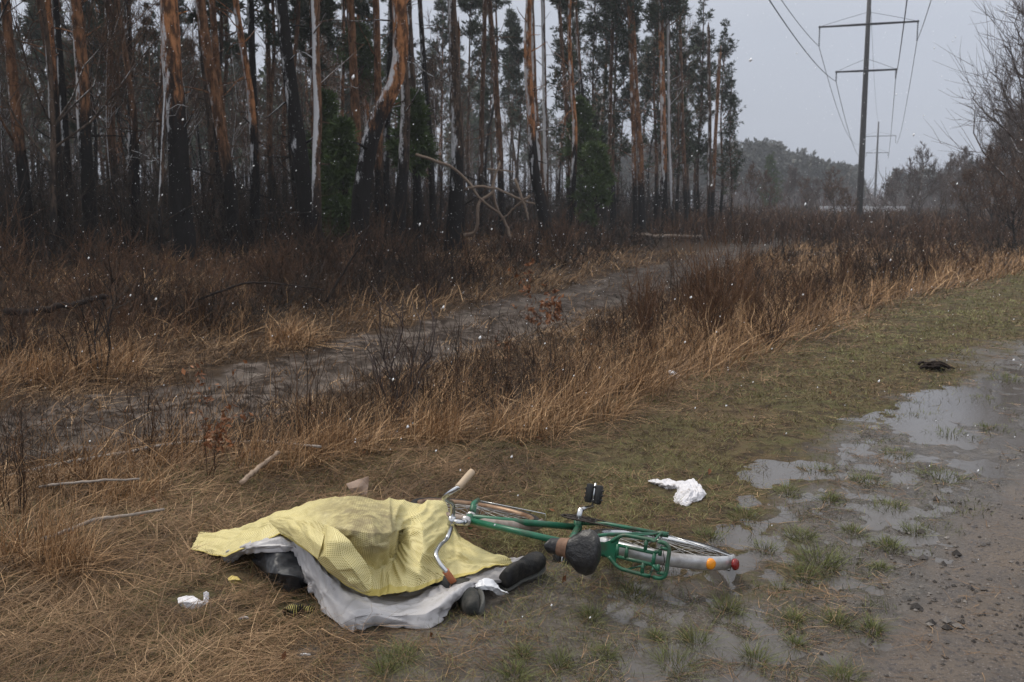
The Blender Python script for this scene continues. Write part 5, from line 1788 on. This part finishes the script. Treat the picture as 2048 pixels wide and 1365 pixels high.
# ------------------------------------------------------------------ the bicycle, lying on its left side
BR = Matrix(((-0.88735136, -0.14576167, -0.4374484), (0.45818123, -0.17227178, -0.87200481), (0.05174486, -0.9742053, 0.21965086)))
BT = Vector((0.72343923, 4.68486979, 0.10501999 + .02))
bike = thing('bicycle', 'green bicycle lying on its side in the mud with silver mudguards', 'bicycle')
bike.matrix_world = BR.to_4x4() if False else Matrix.Translation(BT) @ BR.to_4x4()
M['green_paint'] = simple('green_paint', (.012, .125, .066), .38, 0, .3, 25, .08, .5, dirt=(.055, .050, .034), dirt_amt=.75)
M['chrome'] = simple('worn_chrome', (.55, .56, .58), .22, 1.0, .2, 30, .05, .5, dirt=(.16, .13, .11), dirt_amt=.3)
M['silver'] = simple('silver_mudguard', (.62, .62, .63), .34, .6, .18, 14, .08, .5, dirt=(.16, .135, .115), dirt_amt=.75)
M['rusty'] = simple('rusty_white_mudguard', (.42, .37, .33), .5, 0, .3, 22, .2, .4, dirt=(.11, .055, .032), dirt_amt=1.6)
M['rust'] = simple('rusty_rim', (.30, .20, .13), .45, .5, .4, 30, .1, .4, dirt=(.13, .06, .03), dirt_amt=.8)
M['tyre'] = simple('tyre_rubber', (.018, .017, .017), .75, 0, .3, 60, .2)
M['spoke'] = simple('spokes', (.40, .39, .38), .35, .8, .3, 40)
M['black'] = simple('black_plastic', (.012, .012, .013), .5, 0, .3, 40, .1, .5)
M['sad'] = simple('black_saddle_cover', (.013, .013, .015), .38, 0, .4, 45, .6, .5, dirt=(.035, .032, .030), dirt_amt=.5)
M['tape'] = simple('brown_tape', (.20, .115, .075), .6, 0, .3, 60, .2)
M['grip_pale'] = simple('pale_grip', (.48, .37, .26), .55, 0, .15, 40, .1)
M['grip_orange'] = simple('orange_grip', (.42, .15, .07), .5, 0, .2, 40, .1)
M['chain'] = simple('oily_chain', (.035, .028, .024), .5, .5, .4, 80, .2)
am = NT('amber_reflector'); am.set(Base_Color=am.mix(am.noise(60, am.obj()), (.75, .22, .01), (.95, .38, .02)), Roughness=.15, Specular_IOR_Level=.6); M['amber'] = am.m
rd = NT('red_reflector'); rd.set(Base_Color=rd.mix(rd.noise(60, rd.obj()), (.16, .010, .010), (.28, .02, .018)), Roughness=.25, Specular_IOR_Level=.5); M['red'] = rd.m

def V3(*a): return np.array(a, float)
def bt(mb, pts, r, sides=12, cap=True, n=None):
    pts = np.asarray(pts, float)
    if n: pts = cr(pts, n)
    r = np.broadcast_to(np.asarray(r, float), (len(pts),))
    Vt, Ft = tubes(pts[None], r[None], sides, cap); mb.add(Vt, Ft)
def arc(c, R, a0, a1, n, y=0.0):
    a = np.radians(np.linspace(a0, a1, n))
    return np.stack([c[0] + R * np.cos(a), np.full(n, c[1] + y), c[2] + R * np.sin(a)], 1)

BB = V3(.46, 0, -.05); SC = V3(.275, 0, .50); HT = V3(.815, 0, .50); HB = V3(.865, 0, .37); FA = V3(1.0, .022, .06); RA = V3(0, 0, 0)
mb = MB()
bt(mb, [HT + V3(.006, 0, -.02), SC], .0155)
bt(mb, [HB + V3(-.006, 0, .02), BB], .0165)
bt(mb, [SC + V3(-.012, 0, .03), BB], .0155)
bt(mb, [HT, HB], .020)
bt(mb, [BB + V3(0, -.04, 0), BB + V3(0, .04, 0)], .024)
for s in (-1, 1):
    bt(mb, [BB + V3(-.02, .025 * s, 0), V3(.3, .05 * s, -.035), V3(0, .062 * s, 0)], .010)
    bt(mb, [SC + V3(0, .02 * s, 0), V3(.16, .05 * s, .3), V3(0, .062 * s, 0)], .0085)
    bt(mb, [V3(.02, .062 * s, .015), V3(-.03, .062 * s, -.01)], .014, 8)
mb.build('frame', M['green_paint'], bike)
mb = MB()
for s in (-1, 1):
    bt(mb, [HB + V3(.006, .02 * s, -.02), HB + V3(.025, .058 * s, -.06), V3(.955, .058 * s, .14), FA + V3(0, .055 * s, 0)], [.013, .013, .012, .008], 10, True)
bt(mb, [HB + V3(.008, -.055, -.035), HB + V3(.008, .055, -.035)], .015)
fk = mb.build('fork', M['green_paint'], bike)
mb = MB()
bt(mb, [HB + V3(.002, 0, -.006), HB + V3(.010, 0, -.03)], .025)
bt(mb, [HT + V3(-.002, 0, .004), HT + V3(-.009, 0, .026)], .024)
mb.build('headset', M['silver'], bike)

def wheel(c, rimmat, tyremat='tyre'):
    wh = MB()
    n = 90
    P = arc(c, .328, 0, 360, n + 1)
    Vt, Ft = tubes(P[None], np.full((1, n + 1), .0195), 12); 
    root = MB().add(Vt, Ft).build('wheel', M[tyremat], bike)
    # rim: channel section
    prof = [(.312, -.017), (.300, -.017), (.292, -.008), (.290, 0), (.292, .008), (.300, .017), (.312, .017), (.306, 0)]
    a = np.linspace(0, 2 * math.pi, n, endpoint=False)
    G = np.array([[(c[0] + r * math.cos(t), c[1] + y, c[2] + r * math.sin(t)) for r, y in prof] for t in a])
    idx = np.arange(n * 8).reshape(n, 8)
    F_ = np.stack([idx, np.roll(idx, -1, 1), np.roll(np.roll(idx, -1, 1), -1, 0), np.roll(idx, -1, 0)], -1).reshape(-1, 4)
    MB().add(G.reshape(-1, 3), F_).build('rim', M[rimmat], root)
    mb = MB()
    for k in range(36):
        ph = k * 2 * math.pi / 36; s = 1 if k % 2 else -1; tw = (1.1 if (k // 2) % 2 else -1.1)
        hub = c + V3(.022 * math.cos(ph + tw), .030 * s, .022 * math.sin(ph + tw))
        rim = c + V3(.294 * math.cos(ph), 0, .294 * math.sin(ph))
        bt(mb, [hub, rim], .0014, 4, False)
    bt(mb, [c + V3(0, -.035, 0), c + V3(0, -.03, 0), c + V3(0, 0, 0), c + V3(0, .03, 0), c + V3(0, .035, 0)], [.026, .026, .017, .026, .026], 14)
    bt(mb, [c + V3(0, -.075, 0), c + V3(0, .075, 0)], .006, 8)
    mb.build('spokes', M['spoke'], root)
    return root
wheel(RA, 'chrome'); wheel(FA, 'rust')

def guard(c, R, a0, a1, mat, w_=.030, depth=.016):
    n = 60; k = 11
    a = np.radians(np.linspace(a0, a1, n)); q = np.linspace(-1, 1, k)
    G = np.array([[(c[0] + (R - depth * abs(s) ** 2.5) * math.cos(t), c[1] + w_ * s, c[2] + (R - depth * abs(s) ** 2.5) * math.sin(t)) for s in q] for t in a])
    o = MB().add(G.reshape(-1, 3), gridF(n, k)).build('mudguard', mat, bike)
    sm = o.modifiers.new('thickness', 'SOLIDIFY'); sm.thickness = .0022
    return o
rg = guard(RA, .366, 22, 188, M['silver'], .033)
fg = guard(FA, .366, 88, 203, M['rusty'], .027)
def stay(c, R, ang, parent, mat='chrome'):
    mb = MB()
    e_ = V3(c[0] + R * math.cos(math.radians(ang)), 0, c[2] + R * math.sin(math.radians(ang)))
    bt(mb, [c + V3(0, -.066, 0), e_ * .35 + c * .65 + V3(0, -.055, 0), e_ + V3(0, -.034, 0), e_ + (e_ - c) * .012, e_ + V3(0, .034, 0), e_ * .35 + c * .65 + V3(0, .055, 0), c + V3(0, .066, 0)], .0028, 6)
    mb.build('mudguard_stay', M[mat], parent)
stay(RA, .368, 172, rg); stay(FA, .368, 196, fg)
def disc(mb, c, nrm, r, th, sides=24, dome=.3):
    nrm = np.asarray(nrm, float); nrm /= np.linalg.norm(nrm)
    P = [c - nrm * th, c, c + nrm * th * .7, c + nrm * th]
    bt(mb, P, [r, r, r * .85, r * .35], sides)
ang = math.radians(147); e_ = V3(.368 * math.cos(ang), 0, .368 * math.sin(ang))
mb = MB(); disc(mb, e_ + V3(0, .0, 0), V3(math.cos(ang), 0, math.sin(ang)), .026, .012); mb.build('amber_reflector', M['amber'], rg)
ang = math.radians(173); e_ = V3(.368 * math.cos(ang), 0, .368 * math.sin(ang))
mb = MB(); disc(mb, e_ + V3(math.cos(ang), 0, math.sin(ang)) * .022, V3(math.cos(ang), 0, math.sin(ang)) + V3(-.3, -.25, .15), .027, .010); mb.build('red_reflector', M['red'], rg)

# stem and handlebar
mb = MB()
bt(mb, [HT, HT + V3(-.03, 0, .085)], .0115)
bt(mb, [HT + V3(-.03, 0, .08), HT + V3(-.012, 0, .104), V3(.838, 0, .606)], [.014, .014, .013], 10)
bt(mb, [V3(.838, -.022, .606), V3(.838, .022, .606)], .0175)
st_ = mb.build('stem', M['chrome'], bike)
mb = MB(); bt(mb, [V3(.81, -.012, .57), V3(.81, .022, .57)], .009, 8); bt(mb, [V3(.822, -.012, .588), V3(.822, .022, .588)], .006, 8); mb.build('clamp_bolt', M['chain'], st_)
hb = [V3(.838, 0, .606), V3(.838, .045, .606), V3(.838, .085, .630), V3(.818, .105, .72), V3(.788, .128, .80), V3(.750, .158, .825), V3(.71, .192, .815)]
ge = V3(.69, .265, .712)
ge = V3(.705, .262, .722)
full = [V3(p[0], -p[1], p[2]) for p in hb[::-1]] + hb[1:]
mb = MB(); bt(mb, full, .0115, 14, True, 110)
hbar = mb.build('handlebar', M['chrome'], bike)
for s, mm in ((-1, 'grip_pale'), (1, 'grip_orange')):
    a = V3(.716, .186 * s, .819); b = V3(ge[0], ge[1] * s, ge[2])
    pts = [a + (b - a) * t_ for t_ in (0, .03, .15, .5, .9, .97, 1.0)]
    mb = MB(); bt(mb, pts, [.013, .0165, .0155, .0165, .0165, .016, .010], 14); mb.build('grip', M[mm], hbar)

# saddle
n = 40; k = 28
xs = np.linspace(0, 1, n)
wid_ = np.interp(xs, [0, .06, .2, .38, .52, .66, .85, .96, 1], [.045, .084, .102, .094, .066, .040, .036, .033, .016])
th = np.linspace(0, 2 * math.pi, k, endpoint=False)
G = []
for s, w0 in zip(xs, wid_):
    xx = .078 + .232 * s; zt = .655 + .02 * (s - .3) ** 2 - .014 * math.sin(math.pi * s) + .02 * s
    cs, sn = np.cos(th), np.sin(th)
    zz = np.where(sn > 0, sn * .022, sn * (.050 if s < .5 else .038))
    G.append(np.stack([np.full(k, xx), w0 * np.sign(cs) * np.abs(cs) ** .8, zt + zz - .018 * np.abs(cs) ** 3], 1))
G = cr(np.array(G), n)
G += (n3(G, .06, 88) * .010)[..., None] * np.array([0, .3, 1])
sd = MB().add(*capped(G)).build('saddle', M['sad'], bike)
mb = MB()
for q, (s0, s1) in enumerate(((.64, .68), (.69, .73), (.74, .77))):
    ii = [int(s0 * n), int(s0 * n) + 1, int(s1 * n)]
    R_ = np.array([G[i].mean(0) + (G[i] - G[i].mean(0)) * 1.07 for i in np.linspace(s0 * (n - 1), s1 * (n - 1), 4).astype(int)])
    R_[:, :, 0] += np.linspace(-.004, .004, 4)[:, None]
    mb.add(R_.reshape(-1, 3), gridF(4, k, True))
mb.build('binding', M['tape'], sd)
mb = MB(); bt(mb, [SC + V3(-.012, 0, .02), V3(.225, 0, .63)], .0125); mb.build('seat_post', M['chrome'], bike)

# luggage rack of bent green tube and strip
mb = MB()
zr = .405
def rr_(x, y, z=0.0): return V3(x, y, zr + z)
loop = [rr_(.11, .035), rr_(.06, .072), rr_(0, .078), rr_(-.12, .080), rr_(-.155, .070), rr_(-.165, .045), rr_(-.165, 0), rr_(-.165, -.045), rr_(-.155, -.070), rr_(-.12, -.080), rr_(0, -.078), rr_(.06, -.072), rr_(.11, -.035)]
bt(mb, loop, .0092, 10, True, 80)
for y in (-.026, .026):
    bt(mb, [rr_(.075, y), rr_(-.10, y)], .0082, 8)
for (x0, y0, x1, y1) in ((.075, -.03, .075, .03), (.03, -.026, .03, .026), (-.055, -.026, -.055, -.078), (-.055, .026, -.055, .078), (-.10, -.026, -.10, .026), (-.125, -.055, -.125, -.02), (-.125, .02, -.125, .055), (-.10, -.026, -.125, -.045), (-.10, .026, -.125, .045), (-.125, -.055, -.163, -.055), (-.125, .055, -.163, .055)):
    bt(mb, [rr_(x0, y0), rr_(x1, y1)], .0088, 8)
# pressed front plate running to the seat cluster
Pp = np.array([[rr_(.075, y, .002) for y in np.linspace(-.066, .066, 7)], [rr_(.105, y, .002) for y in np.linspace(-.045, .045, 7)], [rr_(.14, y, .006) for y in np.linspace(-.026, .026, 7)], [rr_(.19, y, .02) for y in np.linspace(-.022, .022, 7)], [rr_(.245, y, .05) for y in np.linspace(-.018, .018, 7)]])
Pp = np.concatenate([Pp, Pp[::-1] - np.array([0, 0, .005])])
mb.add(Pp.reshape(-1, 3), gridF(10, 7))
for s in (-1, 1):
    bt(mb, [rr_(-.09, .078 * s), V3(-.03, .072 * s, .15), V3(0, .068 * s, .0)], .0055, 8)
    bt(mb, [rr_(.03, .078 * s), V3(.0, .072 * s, .17), V3(0, .068 * s, .0)], .0045, 8)
mb.build('luggage_rack', M['green_paint'], bike)
mb = MB()
bt(mb, [rr_(.06, -.05, .012), rr_(-.14, -.05, .012), rr_(-.155, 0, .012), rr_(-.14, .05, .012), rr_(.06, .05, .012)], .0022, 6)
mb.build('spring_clip', M['chain'], bike)

# chainring, cranks, pedals, chain
CY = -.048
mb = MB()
for Rr in (.088, .060):
    P = arc(BB, Rr, 0, 360, 61, CY); Vt, Ft = tubes(P[None], np.full((1, 61), .0045), 6); mb.add(Vt, Ft)
for k_ in range(44):
    a = k_ * 2 * math.pi / 44
    bt(mb, [BB + V3(.088 * math.cos(a), CY, .088 * math.sin(a)), BB + V3(.096 * math.cos(a), CY, .096 * math.sin(a))], [.004, .0018], 4)
for k_ in range(5):
    a = k_ * 2 * math.pi / 5
    bt(mb, [BB + V3(0, CY, 0), BB + V3(.088 * math.cos(a), CY, .088 * math.sin(a))], .006, 6)
cs_ = mb.build('chainring', M['chain'], bike)
mb = MB()
bt(mb, [BB + V3(0, -.095, 0), BB + V3(0, -.06, 0), BB + V3(0, .09, 0)], [.013, .016, .011], 12)
CE = V3(.462, -.098, -.222)
bt(mb, [BB + V3(0, -.088, 0), BB + V3(.004, -.094, -.08), CE], [.013, .010, .011], 10)
CE2 = V3(.452, .098, .118)
bt(mb, [BB + V3(0, .088, 0), CE2], [.013, .011], 10)
mb.build('crank', M['chrome'], bike)
for ce, s in ((CE, -1), (CE2, 1)):
    mb = MB()
    for dx in (-1, 1):
        P = np.array([[ce[0] + dx * .026 + x * .019, ce[1] + s * y, ce[2] + z] for y in (.018, .025, .110, .117) for x, z in ((-1, -.008), (-1, .008), (-.4, .0125), (.4, .0125), (1, .008), (1, -.008), (.4, -.0125), (-.4, -.0125))]).reshape(4, 8, 3)
        P[0] = P[0].mean(0) + (P[0] - P[0].mean(0)) * .8; P[3] = P[3].mean(0) + (P[3] - P[3].mean(0)) * .8
        mb.add(P.reshape(-1, 3), gridF(4, 8, True)); 
        mb.add(np.array([P[0].mean(0)] + list(P[0])), np.array([[0, 1 + i, 1 + (i + 1) % 8] for i in range(8)])); mb.add(np.array([P[3].mean(0)] + list(P[3])), np.array([[0, 1 + (i + 1) % 8, 1 + i] for i in range(8)]))
        for yk in (.04, .065, .09):
            bt(mb, [ce + V3(dx * .046, s * yk, -.010), ce + V3(dx * .046, s * yk, .010)], .005, 6)
    for yk in (.03, .105):
        bt(mb, [ce + V3(-.03, s * yk, 0), ce + V3(.03, s * yk, 0)], .009, 6)
    pe_ = mb.build('pedal', M['black'], bike)
    mb = MB(); bt(mb, [ce, ce + V3(0, s * .126, 0)], [.0065, .0055], 10); mb.build('pedal_axle', M['chrome'], pe_)
mb = MB()
a_ = 100
for (z0, z1) in ((.088, .036), (-.088, -.036)):
    p0 = BB + V3(0, CY, z0); p1 = V3(0, CY, z1)
    t_ = np.linspace(0, 1, 70)[:, None]
    P = p0 + (p1 - p0) * t_; P[:, 2] -= (.012 * np.sin(math.pi * t_[:, 0]) if z0 > 0 else .02 * np.sin(math.pi * t_[:, 0]))
    R_ = np.where(np.arange(70) % 2 == 0, .0052, .0030)
    Vt, Ft = tubes(P[None], R_[None], 6); mb.add(Vt, Ft)
mb.build('chain', M['chain'], bike)

# ------------------------------------------------------------------ litter
wc = NT('white_wet_cloth'); c = wc.mix(wc.step(wc.noise(14, wc.obj(), 5, .65), .52, .7), (.66, .65, .68), (.36, .32, .29))
wc.set(Base_Color=c, Roughness=.7); wc.bump(wc.noise(60, wc.obj(), 4), .4, .006); M['cloth_white'] = wc.m
def rag(name, cols, mat, label, cat, wr=.010, nr=40, nc=70, seed=3, zoff=.0):
    G = [[(q[0], q[1], .010 + q[2] * .62 + zoff) for q in c_] for c_ in cols]
    o = cloth(name, G, mat, None, nr * 2, nc * 2, wr * .8, None, seed=seed, thick=.0008, sc=.42)
    return tag(o, label, cat)
rag('rag', [[(1296, 961, .06), (1297, 963, .065), (1298, 966, .05)], [(1316, 961, .07), (1317, 966, .09), (1314, 972, .05)], [(1338, 962, .07), (1336, 970, .10), (1331, 980, .04)], [(1352, 966, .06), (1351, 971, .08), (1350, 977, .05)], [(1364, 963, .09), (1361, 974, .11), (1357, 984, .06)],
             [(1384, 960, .10), (1370, 980, .12), (1347, 1003, .05)], [(1396, 966, .11), (1382, 986, .12), (1352, 1010, .03)], [(1404, 978, .10), (1392, 993, .09), (1370, 1014, .03)], [(1412, 990, .06), (1402, 1000, .06), (1384, 1008, .03)]],
    M['cloth_white'], 'crumpled white rag with a thin tail lying on grass beyond the bicycle', 'rag', .014, 50, 90, 3, -.02)
rag('tissue', [[(356, 1196, .03), (356, 1206, .045), (360, 1213, .02)], [(372, 1192, .05), (374, 1204, .07), (374, 1218, .02)], [(390, 1196, .05), (390, 1208, .06), (386, 1220, .02)], [(404, 1200, .06), (404, 1208, .05), (398, 1218, .02)], [(407, 1188, .09), (412, 1196, .07), (416, 1207, .03)], [(407, 1185, .10), (413, 1184, .10), (419, 1186, .095)]],
    M['cloth_white'], 'torn white paper tissue on the brown straw at lower left', 'tissue', .007, 40, 60, 8)
rag('paper_scrap', [[(1337, 742, .06), (1337, 744, .07), (1338, 747, .06)], [(1346, 742, .07), (1345, 747, .09), (1344, 752, .05)], [(1354, 745, .05), (1354, 751, .06), (1352, 757, .02)], [(1358, 752, .02), (1357, 756, .02), (1354, 760, .01)]],
    M['cloth_white'], 'small white paper scrap on the verge edge farther back', 'scrap', .008, 20, 24, 12)
bc = simple('brown_card', (.46, .34, .27), .8, 0, .15, 20, .1)
rag('cardboard_scrap', [[(692, 968, .14), (697, 977, .10), (706, 990, .03)], [(715, 960, .18), (716, 974, .12), (718, 990, .03)], [(738, 953, .22), (737, 970, .13), (734, 992, .03)]], bc, 'torn brown cardboard piece standing in straw behind the yellow sheet', 'cardboard', .002, 16, 16, 15)
yf = simple('yellow_fluff', (.58, .46, .16), .9, 0, .25, 40, .4)
rag('foam_scrap', [[(456, 1158, .03), (457, 1162, .035), (460, 1166, .02)], [(466, 1153, .05), (468, 1160, .06), (470, 1168, .02)], [(476, 1154, .05), (478, 1161, .06), (478, 1169, .02)], [(484, 1160, .03), (484, 1164, .03), (483, 1167, .02)]], yf, 'small yellow foam scrap between tissue and dark sleeve', 'scrap', .009, 24, 30, 17)
# knitted glove end, black with yellow pattern
kg = NT('knitted_glove'); ob = kg.obj()
wvn = kg.n('TexWave', Scale=38.0, Distortion=3.0, Detail=2.0); kg.put(wvn, 'Vector', ob)
kg.set(Base_Color=kg.mix(kg.math('MULTIPLY', kg.step(wvn.outputs['Fac'], .66, .8), kg.step(kg.noise(30, ob), .4, .6)), (.018, .014, .012), (.46, .40, .12)), Roughness=.85); M['glove'] = kg.m
gb = thing('glove', 'black glove with yellow stripes and open cuff lying in the straw', 'glove', (0, 0, 0))
mb = MB()
c0 = at(574, 1230, .03); c1 = at(606, 1220, .022)
t_ = np.linspace(0, 1, 14); ax = c1 - c0
P = c0 + ax * t_[:, None] + np.array([0, 0, 1]) * (.012 * np.sin(t_ * 3.1))[:, None]
Vt, Ft = tubes(P[None], np.interp(t_, [0, .1, .5, .85, 1], [.031, .030, .029, .025, .016])[None], 20); Vt = Vt + n3(Vt, .03, 90)[:, None] * .012; mb.add(Vt, Ft)
mb.build('glove_body', M['glove'], gb)
for k_, (dx, dy) in enumerate(((.05, -.02), (.062, .0), (.06, .022), (.05, .04), (.0, .05))):
    s_ = c0 + ax * (.9 if k_ < 4 else .45); mb = MB()
    bt(mb, [s_, s_ + V3(dx * .5, dy * .7, .006), s_ + V3(dx, dy, -.012)], [.011, .0105, .006], 8); mb.build('glove_finger', M['glove'], gb)
# thin white plastic glove by the shoes
pw = NT('white_film'); pw.set(Base_Color=(.72, .73, .77, 1), Roughness=.3, Specular_IOR_Level=.5); pw.bump(pw.noise(45, pw.obj()), .4, .006); M['film'] = pw.m
pg = rag('plastic_bag', [[(950, 1170, .13), (952, 1173, .135), (955, 1176, .12)], [(968, 1163, .15), (970, 1171, .16), (970, 1178, .13)], [(982, 1163, .15), (984, 1172, .15), (984, 1182, .11)], [(994, 1172, .11), (996, 1180, .10), (994, 1190, .05)], [(1006, 1178, .08), (1008, 1186, .08), (1004, 1194, .03)], [(1015, 1184, .05), (1016, 1189, .05), (1014, 1193, .03)]],
    M['film'], 'twisted scrap of thin white plastic film between the two shoes', 'plastic scrap', .010, 30, 50, 21)
for a in ((610, 1317, .016, 'tiny white stub lying on the mud below the pale sheet'), (487, 1243, .013, 'tiny white crumb on straw left of the glove')):
    p = ground_at(a[0], a[1]); mb = MB(); branch_mb(mb, [p + V3(-.018, 0, .012), p + V3(0, .004, .015), p + V3(.02, .004, .013)], .0055, .005, 6, 8)
    tag(mb.build('paper_stub', M['cloth_white']), a[3], 'paper stub')

# ------------------------------------------------------------------ falling wet snow
n = 26000
fx = rng.uniform(-15, 17, n); fy = rng.uniform(2.6, 34, n); fz = rng.uniform(.05, 9, n)
fs_ = rng.uniform(.0018, .0052, n) * (1 + .5 * (rng.random(n) > .97))
vv = octv[None] * fs_[:, None, None] * rng.uniform(.6, 1.3, (n, 6, 3))
vv[..., 2] *= 1.35
vv[..., 0] += vv[..., 2] * .3
vv = vv + np.stack([fx, fy, fz], 1)[:, None]
mb = MB().add(vv.reshape(-1, 3), (octf[None] + (np.arange(n) * 6)[:, None, None]).reshape(-1, 3))
M['snow'] = simple('snowflake', (.88, .89, .92), .9, 0, .02, 10)
tag(mb.build('falling_snow', M['snow']), 'fine wet snowflakes drifting through the air', 'snow', None, 'stuff')

# ------------------------------------------------------------------ haze
hz = bpy.data.materials.new('haze'); hz.use_nodes = True
ht = hz.node_tree; ht.nodes.clear()
ho = ht.nodes.new('ShaderNodeOutputMaterial'); hv = ht.nodes.new('ShaderNodeVolumePrincipled')
hv.inputs['Color'].default_value = (.88, .92, 1.0, 1)
hv.inputs['Density'].default_value = .00085
hv.inputs['Anisotropy'].default_value = .2
ht.links.new(hv.outputs[0], ho.inputs['Volume'])
bv = np.array([[x, y, z] for z in (-2.2, 42) for x, y in ((-430, -95), (430, -95), (430, 510), (-430, 510))], float)
bf = np.array([[3, 2, 1, 0], [4, 5, 6, 7], [0, 1, 5, 4], [1, 2, 6, 5], [2, 3, 7, 6], [3, 0, 4, 7]])
tag(MB().add(bv, bf).build('haze', hz, None, False), 'thin cold mist over the whole place', None, None, 'stuff')
